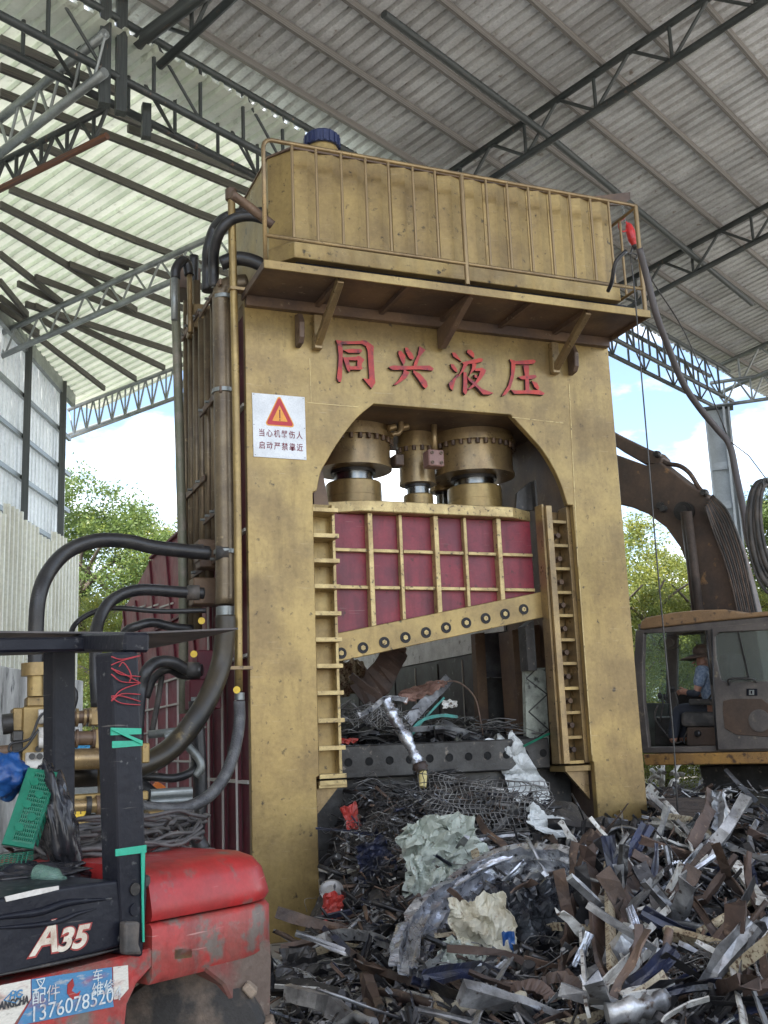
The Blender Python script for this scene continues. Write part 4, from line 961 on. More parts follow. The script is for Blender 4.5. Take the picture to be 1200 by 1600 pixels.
# guard
gslab('guard_pillar', [(175, 1018), (217, 1018), (222, 1150), (228, 1300), (230, 1370), (231, 1400), (224, 1496), (194, 1492), (188, 1400), (182, 1200)], -.012, .11, BLACKP, bevel=.012, seg=2)
gslab('guard_pillar', [(84, 1015), (119, 1015), (118, 1330), (84, 1330)], 1.0, .09, BLACKP, bevel=.008)
gslab('pillar_foot', [(196, 1440), (220, 1440), (218, 1475), (224, 1492), (196, 1492)], -.05, .04, RUBBERM, bevel=.01, seg=2)
for v in (1389, 1421): 
    m = MB(); m.lathe([(.022, 0), (.022, .006), (.014, .006)], G(210, v, -.013), -N_, 14); m.build('pillar_bolt', STEELD if v < 1400 else BLACKP, fk)
zt_g = 2.06
m = MB(); m.beam(G(214, 1004, .0), G(95, 1004, 1.05), .10, .075); m.build('guard_cross_beam', BLACKP, fk, bevel=.01)
m = MB(); m.beam(AT(90, 1008, 5.35), AT(-90, 1010, 4.6), .09, .075); m.build('guard_side_beam', BLACKP, fk, bevel=.01)
m = MB(); m.beam(AT(218, 1006, 4.75), AT(-90, 1010, 4.3), .07, .06); m.build('guard_side_beam', BLACKP, fk, bevel=.01)
pl_ = [PZ(-90, 988, 2.09), PZ(215, 990.5, 2.09), PZ(372, 983.5, 2.09), PZ(300, 1001, 2.09), PZ(216, 1017, 2.09), PZ(-90, 1028, 2.09)]
m = MB(); m.slab(pl_, UP * .008); m.build('guard_roof_sheet', mat('dusty_dark_sheet', (.12, .105, .10), .6, .1, (.06, .055, .055), .5, 4, bump=.2), fk)
# wheel
AX = V((.30, .954, 0)).normalized(); AT_ = V((AX.y, -AX.x, 0))     # the rear wheel is steered over
wc = G(286, 1655, .14); wh = MB(); R0 = .33
wh.lathe([(R0 * .55, 0), (R0 * .93, .01), (R0, .05), (R0, .24), (R0 * .93, .28), (R0 * .55, .29)], wc, AX, 40)
w_o = wh.build('wheel', TYRE, fk)
for k in range(26):
    a = 2 * math.pi * k / 26; d = AT_ * math.cos(a) + UP * math.sin(a); t = AT_ * -math.sin(a) + UP * math.cos(a)
    m = MB(); m.obox(wc + d * (R0 + .010) + AX * (.08 if k % 2 else .205), (d, t, AX), (.018, .028, .065)); m.build('tread_block', TREAD, w_o, bevel=.006)
m = MB(); m.lathe([(.05, -.01), (.09, .0), (.12, .03), (R0 * .56, .03), (R0 * .56, .06)], wc, AX, 30); m.build('rim', STEELD, w_o)
# lettering and stickers on the side
ex_, ey_ = R_, UP
def gt(txt, u, v, size, m_, w=-.004, **k): return text_mesh('lettering', txt, m_, size, G(u, v, w), ex_, UP, .0005, fk, **k)
LETW = mat('worn_cream_lettering', (.62, .56, .46), .6, 0, (.4, .3, .22), .35, 14, (.1, .06, .05), .12, 40)
LETR = mat('worn_red_lettering', (.35, .05, .04), .6, 0, (.2, .04, .04), .4, 14)
gt('A', 48.5, 1493.5, .140, LETR, -.002, shear=.35, bold=.008, sx=1.05); gt('A', 48, 1493, .140, LETW, -.0040, shear=.35, bold=.0035, sx=1.05)
gt('35', 88, 1487.5, .098, LETR, -.002, shear=.3, bold=.008, sx=1.2); gt('35', 87.5, 1487, .098, LETW, -.0040, shear=.3, bold=.0035, sx=1.2)
STW = mat('torn_white_sticker', (.60, .57, .50), .55, 0, (.36, .06, .05), .30, 5, (.3, .27, .22), .2, 20, stretch=(1, 1, 3))
STB = mat('torn_blue_sticker', (.06, .20, .36), .5, 0, (.34, .05, .05), .22, 6, (.3, .33, .36), .2, 18, stretch=(1, 1, 2.5))
gslab('sticker', [(-60, 1552), (48, 1530), (48, 1560), (22, 1600), (-60, 1622)], .001, .002, STW, bevel=0)
gslab('sticker', [(49.5, 1530), (175, 1511), (176, 1560), (178, 1573), (26, 1603), (49.5, 1561)], .001, .002, STB, bevel=0)
gslab('sticker', [(177, 1511), (200, 1508), (201, 1545), (188, 1560), (178, 1562)], .001, .002, STW, bevel=0)
BLK = mat('black_print', (.03, .03, .035), .6); LTP = mat('pale_print', (.55, .6, .6), .6, 0, (.3, .2, .2), .3, 30); BLP = mat('blue_print', (.05, .2, .38), .6)
gt('HANGCHA', -9, 1580, .034, BLK, -.0028, bold=.0015, sx=.72, shear=.1)
gt('HC', 14, 1562, .032, BLP, -.0028, bold=.001, shear=.2)
m = MB(); P = [G(u, v, -.002) for u, v in ((6, 1563), (20, 1548), (36, 1554), (24, 1567))]; m.tube(P + [P[0]], .0018, 5); m.build('emblem', BLP, fk)
gt('13760785204', 46, 1598, .068, LTP, -.0028, sx=.98)
gt('配件', 49, 1569, .055, LTP, -.0028); gt('维修', 143, 1557, .050, LTP, -.0028); gt('叉', 54, 1548, .045, LTP, -.0028); gt('车', 144, 1534, .045, LTP, -.0028)
gslab('print_swash', [(106, 1538), (114, 1529), (116, 1540), (112, 1548), (120, 1553), (126, 1548), (122, 1560), (112, 1562), (105, 1552)], -.002, .002, REDP, bevel=0)
gslab('plate', [(273, 1484), (300, 1481), (300, 1496), (273, 1499)], .0, .004, GOLDB, bevel=0)
# wire and tape bound round the near pillar
def band(pts, r, m_, name):
    m = MB(); P = smooth_path([G(u, v, w) for u, v, w in pts], 4); m.tube(P, r, 6); m.build(name, m_, fk)
rnd = random.Random(5)
for k in range(9):
    v0 = rnd.uniform(1025, 1055) if k < 5 else rnd.uniform(1085, 1102); v1 = v0 + rnd.uniform(-28, 28) * (.5 if k > 5 else 1)
    band([(174, v0, -.016), (190, (v0 + v1) / 2 + rnd.uniform(-6, 6), -.022), (219, v1, -.018)], .0022, REDW, 'binding_wire')
band([(186, 1042, -.02), (192, 1035, -.03), (200, 1044, -.03), (205, 1056, -.03), (202, 1066, -.02)], .0022, REDW, 'binding_wire')
def tape(px, off=-.018, name='green_tape'): gslab(name, px, off, .004, GRNT, bevel=0)
tape([(174, 1137), (221, 1138), (221, 1147), (174, 1149)]); tape([(174, 1140), (182, 1140), (222, 1157), (222, 1163)], -.024); tape([(176, 1158), (223, 1157), (223, 1165), (176, 1169)])
tape([(181, 1327), (229, 1320), (229, 1332), (181, 1338)]); tape([(221, 1332), (227, 1331), (225, 1400), (226, 1472), (223, 1472), (222, 1400)], -.022)
for w in (.1,): 
    m = MB(); m.slab([G(174, 1137, -.014), G(174, 1149, -.014), G(174, 1149, .1), G(174, 1137, .1)], R_ * -.004); m.build('green_tape', GRNT, fk)
# --- loose things lying on the forklift
cc = PZ(210, 1352, zt - .06); m = MB(); rnd = random.Random(9)
for k in range(21):
    a0 = rnd.uniform(0, 6.28); ra = rnd.uniform(.26, .44); rb = rnd.uniform(.16, .30); o_ = V((rnd.uniform(-.12, .1), rnd.uniform(-.08, .08), 0)); n = 26; ti = rnd.uniform(-.07, .07)
    P = [cc + o_ + R_ * (math.cos(a0 + 6.6 * j / n) * ra * (1 + .1 * math.sin(3 * j))) * 1.0 + N_ * (math.sin(a0 + 6.6 * j / n) * rb + .15) + UP * (.02 + k * .007 + ti * math.cos(6.28 * j / n) + .012 * math.sin(j * 1.7 + k)) for j in range(n)]
    m.tube(smooth_path(P, 2), .0085 if k % 3 else .011, 6)
P = [PZ(185, 1330, 1.2), PZ(215, 1332, 1.25), PZ(255, 1345, 1.22), PZ(262, 1360, 1.12)]
o = m.build('cable_coil', mat('dusty_grey_cable', (.07, .065, .065), .6, 0, (.13, .12, .115), .4, 8, bump=.1), org=cc); tag(o, 'loose coil of dusty black cable heaped on the forklift hood', 'cable')
def blob(name, c, rad, seed, m_, label, cat, amp=.25, fr=3.0, rot=None, n=28, sharp=True):
    m = MB(); vs = []; fs = []; rot = rot or Matrix.Identity(3); sv = V((seed * 3.1, seed * 1.7, seed))
    for i in range(n + 1):
        t = math.pi * i / n
        for j in range(2 * n):
            a = math.pi * j / n; d = V((math.sin(t) * math.cos(a), math.sin(t) * math.sin(a), math.cos(t)))
            q = d * fr + sv; k = 1 + amp * ((abs(noise.noise(q)) * 2.2 - .5) if sharp else noise.noise(q)) + amp * .5 * (abs(noise.noise(q * 2.7)) * 2 - .4) + amp * .25 * abs(noise.noise(q * 6))
            vs.append(V(c) + rot @ V((d.x * rad[0] * k, d.y * rad[1] * k, d.z * rad[2] * k)))
    for i in range(n):
        for j in range(2 * n):
            fs.append((i * 2 * n + j, (i + 1) * 2 * n + j, (i + 1) * 2 * n + (j + 1) % (2 * n), i * 2 * n + (j + 1) % (2 * n)))
    m.add(vs, fs, True); o = m.build(name, m_, org=c); return tag(o, label, cat)
tilt = Matrix.Rotation(math.radians(-14), 3, 'Y')
blob('polythene_bag', AT(88, 1285, 4.55), (.075, .12, .24), 3, BLKB, 'shiny black polythene sheet bundled behind the green crate', 'bag', .22, 2.2, tilt)
blob('polythene_bag', AT(30, 1372, 4.35), (.26, .15, .055), 8, BLKB, 'flat black polythene bundle lying on the hood under the crate', 'bag', .25, 2.5)
blob('tarpaulin', AT(4, 1212, 4.5), (.10, .12, .09), 5, BLUET, 'crumpled dark blue tarpaulin at the left edge above the crate', 'tarpaulin', .16, 1.8)
cr = thing('plastic_crate', AT(45, 1262, 4.4), 'upended green plastic crate with lattice base leaning on the black bag', 'crate')
cA, cB, cC, cD = AT(44, 1199, 4.45), AT(90, 1207, 4.5), AT(52, 1326, 4.3), AT(3, 1318, 4.25)
nrm = (cB - cA).cross(cD - cA).normalized()
if nrm.dot(CAM - cA) < 0: nrm = -nrm
def cq(a, b, h=0): return cA.lerp(cB, a).lerp(cD.lerp(cC, a), b) + nrm * h
for k in range(10): bar('crate_bar', cr, cq(.30 + .6 * k / 9, .06), cq(.30 + .6 * k / 9, .94), .0018, GRNP, 'square', .004)
for k in range(17): bar('crate_bar', cr, cq(.28, .06 + .88 * k / 16), cq(.92, .06 + .88 * k / 16), .0018, GRNP, 'square', .004)
m = MB(); m.slab([cq(0, 0), cq(.3, 0), cq(.3, 1), cq(0, 1)], -nrm * .01); m.slab([cq(.3, 0), cq(1, 0), cq(1, .06), cq(.3, .06)], -nrm * .0098); m.slab([cq(.3, .94), cq(1, .94), cq(1, 1), cq(.3, 1)], -nrm * .0098); m.slab([cq(.92, .06), cq(1, .06), cq(1, .94), cq(.92, .94)], -nrm * .0096)
m.build('crate_rim', GRNP, cr)
for k in range(9):
    m = MB(); b0_ = .08 + .095 * k; m.slab([cq(1.0, b0_), cq(1.0, b0_ + .07), cq(1.16, b0_ + .07, -.05), cq(1.16, b0_, -.05)], nrm * .006); m.build('crate_slat', GRNP, cr)
for k in range(5):
    m = MB(); a_ = .35 + (k % 2) * .28; b_ = .18 + .15 * k; m.lathe([(.018, 0), (.018, .004)], cq(a_, b_, .002), nrm, 8); m.build('crate_boss', GRNP, cr)
gm = thing('green_net', PZ(20, 1345, zt), 'small flattened green plastic netting below the crate', 'netting')
for k in range(6): bar('net_strand', gm, AT(-10, 1338 + k * 3.2, 4.3), AT(52, 1330 + k * 2.6, 4.4), .0022, GRNP)
for k in range(8): bar('net_strand', gm, AT(-5 + k * 7, 1337 - k * .9, 4.3), AT(-9 + k * 7, 1356 - k * 1.2, 4.3), .0022, GRNP)
bt = AT(68, 1367, 4.2); bd = (AT(96, 1374, 4.15) - bt).normalized()
m = MB(); m.lathe([(.02, 0), (.034, .01), (.034, .05), (.030, .055), (.034, .06), (.034, .10), (.015, .13), (.014, .15)], bt - bd * .04, bd, 16); o = m.build('bottle', BOTT, org=bt); tag(o, 'crushed pale green plastic bottle on the forklift hood', 'bottle')

# ------------------------------------------------------------------ hydraulic power unit
hp = thing('hydraulic_power_unit', V((PY(110, 1200, -1).x, -1, 0)), 'gold hydraulic power unit of blocks, pumps and pipes behind the forklift', 'power unit')
YB = -1.0
def pb(name, u0, v0, u1, v1, m_=GOLD, y=YB, dep=.25, parent=hp, bevel=.008):
    a, b = PY(u0, v0, y), PY(u1, v1, y); m = MB(); m.box(a.x, b.x, y, y + dep, b.z, a.z); return m.build(name, m_, parent, bevel=bevel)
def hl(name, u0, v0, u1, v1, r, m_, y=YB, prof=None, parent=hp):
    a, b = PY(u0, v0, y), PY(u1, v1, y); d = b - a; L = d.length
    prof = prof or [(r, 0), (r, L)]
    m = MB(); m.lathe([(pr, ph if prof is None else ph) for pr, ph in prof], a, d, 16); return m.build(name, m_, parent)
pb('manifold_block', 36, 1104, 112, 1206); pb('manifold_block', 20, 1106, 35, 1142); pb('manifold_block', 42, 1088, 80, 1103); pb('manifold_block', 14, 1164, 34, 1200, STEELD)
hl('standpipe', 55, 1088, 55, 1050, .055, GOLD); hl('standpipe', 55, 1056, 55, 1036, .095, GOLD)
pb('solenoid_valve', 20, 1142, 36, 1158, STEELD, YB - .05); pb('solenoid_valve', 19, 1160, 36, 1176, STEELD, YB - .05)
for v in (1120, 1148, 1158): hl('valve_body', 60, v, 100, v - 2, .05, WHITED, YB - .06)
pb('valve_body', 40, 1176, 78, 1200, WHITED, YB - .04); pb('valve_body', 82, 1178, 112, 1200, WHITED, YB - .04)
hl('lifting_eye', 4, 1132, 20, 1130, .07, STEELD); hl('supply_pipe', -20, 1176, 20, 1174, .045, BROWN)
for (u, v) in ((74, 1136), (60, 1170), (50, 1182), (62, 1182), (88, 1182)):
    p = PY(u, v, YB - .062); m = MB(); m.lathe([(.022, 0), (.022, .004), (.012, .004)], p, (0, -1, 0), 12); m.build('port_plug', STEELD, hp)
m = MB(); m.tube(smooth_path([PY(u, v, YB - .13) for u, v in ((80, 1108), (62, 1120), (50, 1150), (38, 1158), (18, 1162), (14, 1172), (22, 1175), (40, 1168), (60, 1140))], 4), .01, 6); m.build('wire', RUBBER, hp)
pb('manifold_block', 140, 1105, 167, 1133); pb('manifold_block', 148, 1139, 171, 1201)
pb('manifold_block', 222, 1161, 234, 1192); pb('machine_post', 232, 1268, 258, 1345); pb('machine_post', 117, 1262, 133, 1345)
hl('supply_pipe', 108, 1122, 141, 1119, .045, BROWN); hl('supply_pipe', 108, 1154, 149, 1153, .05, BROWN); hl('supply_pipe', 108, 1187, 180, 1184, .075, GOLDB)
for u in (118, 130, 138): hl('pipe_flange', u, 1121, u + 4, 1121, .065, GOLDB)
for u in (118, 144): hl('pipe_flange', u, 1154, u + 4, 1154, .065, BROWN)
pb('machine_beam', 112, 1242, 232, 1250, dep=.12); pb('machine_beam', 160, 1200, 180, 1300)
hl('supply_pipe', 112, 1260, 182, 1257, .05, GOLDB, YB - .03); hl('pipe_flange', 134, 1259, 142, 1259, .065, STEELD, YB - .03); hl('pipe_flange', 150, 1259, 160, 1258, .07, BROWN, YB - .03)
m = MB(); m.slab([PY(133, 1285, YB), PY(182, 1262, YB), PY(182, 1270, YB), PY(133, 1296, YB)], (0, .1, 0)); m.build('machine_brace', GOLD, hp)
m = MB(); m.tube(smooth_path([PY(u, v, YB + .3) for u, v in ((133, 1288), (145, 1284), (157, 1292), (160, 1310), (160, 1340))], 4), .06, 10); m.build('return_elbow', RUBBER, hp)
p = PY(122, 1266, YB - .06); m = MB(); m.lathe([(.055, 0), (.055, .006)], p, (0, -1, 0), 18); tg = m.build('number_tag', YEL, hp)
text_mesh('tag_number', '11', BLK, .07, p + V((-.035, -.0075, -.026)), (1, 0, 0), UP, .0004, hp)
for v in (1228, 1226, 1240): hl('suction_pipe', 235, v + 14, 300, v + 10, .035, GALV, -.2)
# things standing beyond the unit
def yb_thing(name, u0, v0, u1, v1, y, dep, m_, label, cat, bevel=.01):
    a, b = PY(u0, v0, y), PY(u1, v1, y); m = MB(); m.box(a.x, b.x, y, y + dep, b.z, a.z)
    return a, b, m
a, b = PY(112, 1226, 1.2), PY(142, 1245, 1.2)
bt_ = thing('oil_drum', V((a.x, 1.4, 0)), 'light blue steel drum standing behind the power unit', 'drum')
cx = (PY(112, 1235, 1.4).x + PY(145, 1235, 1.4).x) / 2
m = MB(); m.lathe([(.30, 0), (.30, .28), (.31, .29), (.30, .30), (.30, .58), (.31, .59), (.30, .60), (.30, .9), (.28, .9)], (cx, 1.6, 0), UP, 28); m.build('drum_shell', BLUEB, bt_)
m = MB(); m.lathe([(.28, .885), (.28, .895)], (cx, 1.6, 0), UP, 28); m.build('drum_lid', BLUEB, bt_)
cx = PY(262, 1195, .5).x
wd_ = thing('plastic_drum', V((cx, .6, 0)), 'white plastic drum behind the black hose bend', 'drum')
m = MB(); m.lathe([(.25, .7), (.29, .76), (.29, 1.35), (.24, 1.45), (.1, 1.47)], (cx - .35, 1.0, 0), UP, 26); m.build('drum_shell', mat('milky_plastic', (.7, .7, .66), .4, trans=.2), wd_)
m = MB(); m.box(cx - .65, cx - .05, .7, 1.3, .0, .69); m.build('drum_stand', GALV, wd_)
ob_ = thing('road_barrier', V((PY(250, 1240, .3).x, .3, 0)), 'orange and white plastic barrier standing below the white drum', 'barrier')
a, b = PY(236, 1222, .3), PY(262, 1246, .3)
m = MB(); m.prism([(a.x, b.z), (b.x, b.z), (b.x - .02, a.z - .04), (b.x - .08, a.z), (a.x + .06, a.z), (a.x, a.z - .06)], lambda p, q, t: V((p, t, q)), .3, .42); m.build('barrier_top', ORNG, ob_, bevel=.02)
m = MB(); m.box(a.x - .02, b.x + .04, .28, .5, .35, b.z - .005); m.build('barrier_body', mat('white_plastic', (.7, .7, .68), .5), ob_, bevel=.02)
m = MB(); m.box(a.x - .1, b.x + .12, .25, .55, 0, .349); m.build('barrier_foot', ORNG, ob_, bevel=.02)
blob('tarpaulin', V((PY(140, 1165, .8).x, .9, 1.55)), (.30, .2, .12), 6, BLUEB, 'light blue sheet draped behind the power unit pipes', 'tarpaulin', .3, 2.3)
m = MB(); c_ = V((PY(140, 1165, .8).x, .9, 0)); m.box(c_.x - .25, c_.x + .25, .75, 1.05, 0, 1.5); o = m.build('storage_box', GALV, org=c_); tag(o, 'plain grey steel box under the light blue sheet', 'box')

# ------------------------------------------------------------------ excavator
EP = AT(1000, 1180, 12.5); E_ = -ray(-1375, hz(-1375)); E_.z = 0; E_.normalize(); M_ = V((E_.y, -E_.x, 0))
if M_.dot(_h) < 0: M_ = -M_
def Q(u, v, w=0.): return PL(u, v, EP + M_ * w, M_)
ex = thing('excavator', V((Q(1150, 1180, 1).x, Q(1150, 1180, 1).y, 0)), 'old brown and orange crawler excavator with its boom curving behind the press', 'excavator')
def qs(name, px, w, th, m_, parent=ex, bevel=.008, seg=1):
    m = MB(); m.slab([Q(u, v, w) for u, v in px], M_ * th); return m.build(name, m_, parent, bevel=bevel, seg=seg)
CW_ = 1.0
cab = qs('cab', [(993, 985), (1110, 972), (1290, 955), (1290, 967), (1110, 985), (1006, 990), (1004, 1040), (1006, 1098), (1014, 1172), (1004, 1174), (993, 1100), (990, 1040)], 0, .07, EXGR)
qs('cab_post', [(1101, 984), (1109, 984), (1117, 1070), (1127, 1172), (1119, 1172), (1109, 1070)], .0, .07, EXGR, cab)
qs('cab_roof', [(999, 981), (1001, 971), (1008, 965), (1050, 957), (1090, 953), (1132, 952), (1160, 958), (1290, 948), (1290, 954), (1110, 971), (1000, 983.5)], -.02, CW_ + .1, EXRF, cab, .03, 3)
qs('cab_sill', [(1003, 1168), (1290, 1162), (1290, 1172), (1004, 1177)], -.004, CW_, EXGR, cab)
qs('cab_lower_panel', [(1006, 1098), (1044, 1099), (1040, 1168), (1012, 1168)], CW_ - .08, .05, mat('grey_green_panel', (.15, .17, .15), .5, 0, (.08, .09, .08), .5, 4), cab)
# far side of the cab
qs('cab_post', [(1040, 983), (1058, 983), (1057, 1100), (1056, 1168), (1040, 1168)], CW_, .06, EXGR, cab)
qs('cab_post', [(1106, 980), (1118, 980), (1124, 1165), (1108, 1165)], CW_, .06, EXGR, cab)
qs('cab_post', [(1230, 980), (1245, 980), (1248, 1165), (1230, 1165)], CW_, .06, EXGR, cab)
qs('cab_top_rail', [(996, 975), (1250, 960), (1250, 978), (1106, 990), (1058, 993), (1040, 986), (998, 986)], CW_ + .002, .055, EXGR, cab)
qs('cab_back_rail', [(1056, 1082), (1240, 1076), (1240, 1168), (1056, 1168)], CW_ + .01, .04, STEELD, cab)
qs('window', [(1007, 986), (1041, 985), (1041, 1097), (1006, 1096)], CW_ - .02, .006, GLASS, cab, 0)
qs('window', [(1058, 992), (1106, 989), (1108, 1082), (1057, 1083)], CW_ + .02, .006, GLASS, cab, 0)
qs('window', [(1118, 988), (1232, 982), (1234, 1078), (1121, 1080)], CW_ + .02, .006, GLASS, cab, 0)
m = MB(); m.slab([Q(1004, 1172, .02), Q(1280, 1165, .02), Q(1280, 1165, CW_), Q(1004, 1172, CW_)], UP * -.03); m.build('cab_floor', STEELD, cab)
# door, slid back
door = qs('door', [(1110, 980), (1290, 962), (1290, 980), (1122, 988), (1117, 994), (1119, 1030), (1126, 1062), (1136, 1066), (1290, 1062), (1290, 1168), (1122, 1172), (1117, 1110)], -.05, .045, EXGR, cab, .006)
qs('window', [(1117, 990), (1290, 978), (1290, 1064), (1134, 1067), (1125, 1062), (1118, 1030)], -.03, .006, GLASS2, door, 0)
qs('glass_divider', [(1151, 985), (1154, 985), (1172, 1063), (1169, 1063)], -.037, .006, STEELD, door, 0)
qs('door_pressing', [(1130, 1095), (1145, 1092), (1190, 1092), (1200, 1100), (1290, 1104), (1290, 1158), (1150, 1148), (1132, 1138), (1129, 1110)], -.058, .008, EXBR, door, .006)
m = MB(); m.tube(smooth_path([Q(1139, 1070, -.06), Q(1138, 1062, -.10), Q(1148, 1060, -.10), Q(1175, 1061, -.10), Q(1181, 1066, -.06)], 4), .012, 8); m.build('door_handle', STEELD, door)
qs('door_latch', [(1166, 1076), (1183, 1076), (1183, 1087), (1166, 1087)], -.062, .012, BLACKP, door, .003)
qs('latch_plate', [(1170, 1078), (1178, 1078), (1178, 1086), (1170, 1086)], -.068, .008, GALV, door, .002)
qs('latch_key', [(1173, 1079.5), (1175, 1079.5), (1175, 1084), (1173, 1084)], -.072, .004, BLACKP, door, 0)
m = MB(); m.lathe([(.115, 0), (.115, .012), (.10, .014), (.02, .016)], Q(1187, 1126, -.058), -M_, 28); m.build('door_boss', EXGR, door)
for (a, b) in (((1112, 983), (1120, 1172)), ((1104, 985), (1112, 1070))):
    m = MB(); m.tube([Q(*a, -.055), Q((a[0] + b[0]) / 2 - 1, (a[1] + b[1]) / 2, -.055), Q(*b, -.055)], .010, 6); m.build('door_seal', RUBBER, cab)
# inside the cab
def qb(name, u0, v0, u1, v1, w, dep, m_, bevel=.02, parent=None): return qs(name, [(u0, v0), (u1, v0), (u1, v1), (u0, v1)], w, dep, m_, parent or cab, bevel, 2)
qb('seat_base', 1072, 1136, 1122, 1166, .25, .45, EXBR); qb('seat_cushion', 1062, 1112, 1122, 1136, .22, .5, SEATC, .05); qb('seat_back', 1122, 1020, 1138, 1120, .25, .45, SEATC, .05)
qb('side_console', 1075, 1092, 1122, 1102, .08, .12, STEELD)
m = MB(); m.lathe([(.035, 0), (.035, .03), (.02, .04)], Q(1091, 1146, .24), -M_, 14); m.build('console_knob', RUBBER, cab)
for k, (p, q) in enumerate((((1052, 1058), (1058, 1100)), ((1068, 1060), (1062, 1100)), ((1030, 1100), (1025, 1150)), ((1040, 1100), (1052, 1152)))):
    pass
for pts in ([(1051, 1078), (1056, 1086), (1058, 1110), (1040, 1150)], [(1031, 1088), (1036, 1100), (1030, 1130)], [(1028, 1102), (1023, 1120), (1035, 1140), (1055, 1160), (1066, 1158)], [(1120, 1040), (1121, 1070), (1105, 1095), (1090, 1120), (1070, 1150), (1070, 1162)]):
    m = MB(); m.tube(smooth_path([Q(u, v, .3) for u, v in pts], 4), .011, 6); m.build('control_lever', RUBBERM, cab)
for (u, v) in ((1051, 1078), (1031, 1088), (1040, 1090)):
    m = MB(); m.lathe([(.02, 0), (.03, .04), (.02, .07)], Q(u, v, .3) - UP * .03, UP, 10); m.build('lever_knob', RUBBER, cab)
qb('foot_pedal', 1022, 1120, 1052, 1165, .45, .3, STEELD)
m = MB(); P = [Q(1047, 1004, .5) + E_ * math.cos(t) * .14 * (1) + UP * math.sin(t) * .085 for t in [j * math.pi / 8 for j in range(17)]]; m.tube(P, .005, 5); m.build('fan_guard', STEELD, cab)
m = MB(); m.lathe([(.045, -.03), (.05, .04)], Q(1047, 1004, .5), -M_, 12); m.build('fan_motor', EXGR, cab)
# upper structure
qs('deck_beam', [(1004, 1178.5), (1290, 1173), (1290, 1192), (1008, 1196)], -.06, 2.5, EXOR, ex, .01)
qs('engine_housing', [(1240, 1010), (1500, 990), (1500, 1173), (1240, 1173)], .1, 2.3, EXOR, ex, .03)
qs('turntable', [(1090, 1196), (1240, 1193), (1240, 1235), (1100, 1235)], .5, 1.4, STEELD, ex, .02)
boom_px = [(935, 670), (962, 700), (985, 708), (1007, 712), (1030, 720), (1048, 736), (1075, 757), (1100, 772), (1118, 790), (1135, 822), (1150, 860), (1163, 905), (1180, 975), (1200, 1100), (1110, 1100), (1090, 975), (1084, 930), (1076, 890), (1062, 855), (1040, 824), (1012, 803), (985, 792), (955, 785), (935, 780)]
boom_px = [(930, 700)] + boom_px[1:] if False else [(900, 690), (950, 706), (975, 715), (1008, 727), (1030, 722), (1048, 736), (1075, 757), (1100, 772), (1118, 790), (1135, 822), (1150, 860), (1163, 905), (1180, 975), (1200, 1100), (1110, 1100), (1090, 975), (1084, 930), (1076, 890), (1062, 855), (1040, 824), (1012, 803), (985, 792), (955, 785), (900, 776)]
boom = qs('boom', boom_px, 1.35, .32, EXBR, ex, .02, 2)
qs('boom_cylinder_mount', [(900, 645), (962, 678), (1005, 699), (1026, 706), (1036, 716), (1032, 726), (1008, 726), (975, 707), (950, 690), (900, 668)], 1.45, .25, EXBR, ex, .02)
for (off, r, m_) in ((0, .045, EXBR), (.13, .045, CHROME)):
    m = MB(); m.tube([Q(1068 + off * 50, 800, 1.20), Q(1078 + off * 30, 880, 1.18), Q(1090 + off * 10, 985, 1.15)], r, 12); m.build('lift_cylinder', m_, ex)
m = MB(); m.tube([Q(1074, 800, 1.1), Q(1084, 880, 1.09), Q(1096, 985, 1.08)], .055, 12); m.build('lift_cylinder', CHAIN, ex)
m = MB(); m.lathe([(.12, 0), (.12, .1), (.07, .1), (.07, .13)], Q(1072, 800, 1.32), -M_, 18); m.build('boom_pin', STEELD, ex)
for k in range(-4, 6):
    o_ = k * 3.2
    m = MB(); m.tube(smooth_path([Q(1108 - o_ * .4, 782 + o_ * .6, 1.3 - .02 * k), Q(1128 - o_ * .8, 815 + o_, 1.28), Q(1147 - o_, 865 + o_ * .4, 1.26), Q(1160 - o_, 915, 1.26), Q(1172 - o_, 970, 1.26)], 4), .016, 6); m.build('boom_line', EXBR if k % 2 else RUBBERM, boom)
m = MB(); m.tube(smooth_path([Q(990, 700, 1.5), Q(1010, 706, 1.5), Q(1026, 712, 1.5), Q(1042, 724, 1.5), Q(1062, 728, 1.5), Q(1078, 740, 1.5), Q(1092, 762, 1.5), Q(1104, 775, 1.4)], 4), .03, 8); m.build('boom_hose', EXBR, boom)
for (u, v) in ((1027, 710), (1101, 770), (1037, 795), (1032, 790)):
    m = MB(); m.lathe([(.04, -.05), (.05, 0), (.04, .05)], Q(u, v, 1.33), M_, 8); m.build('hose_clip', STEELD, boom)
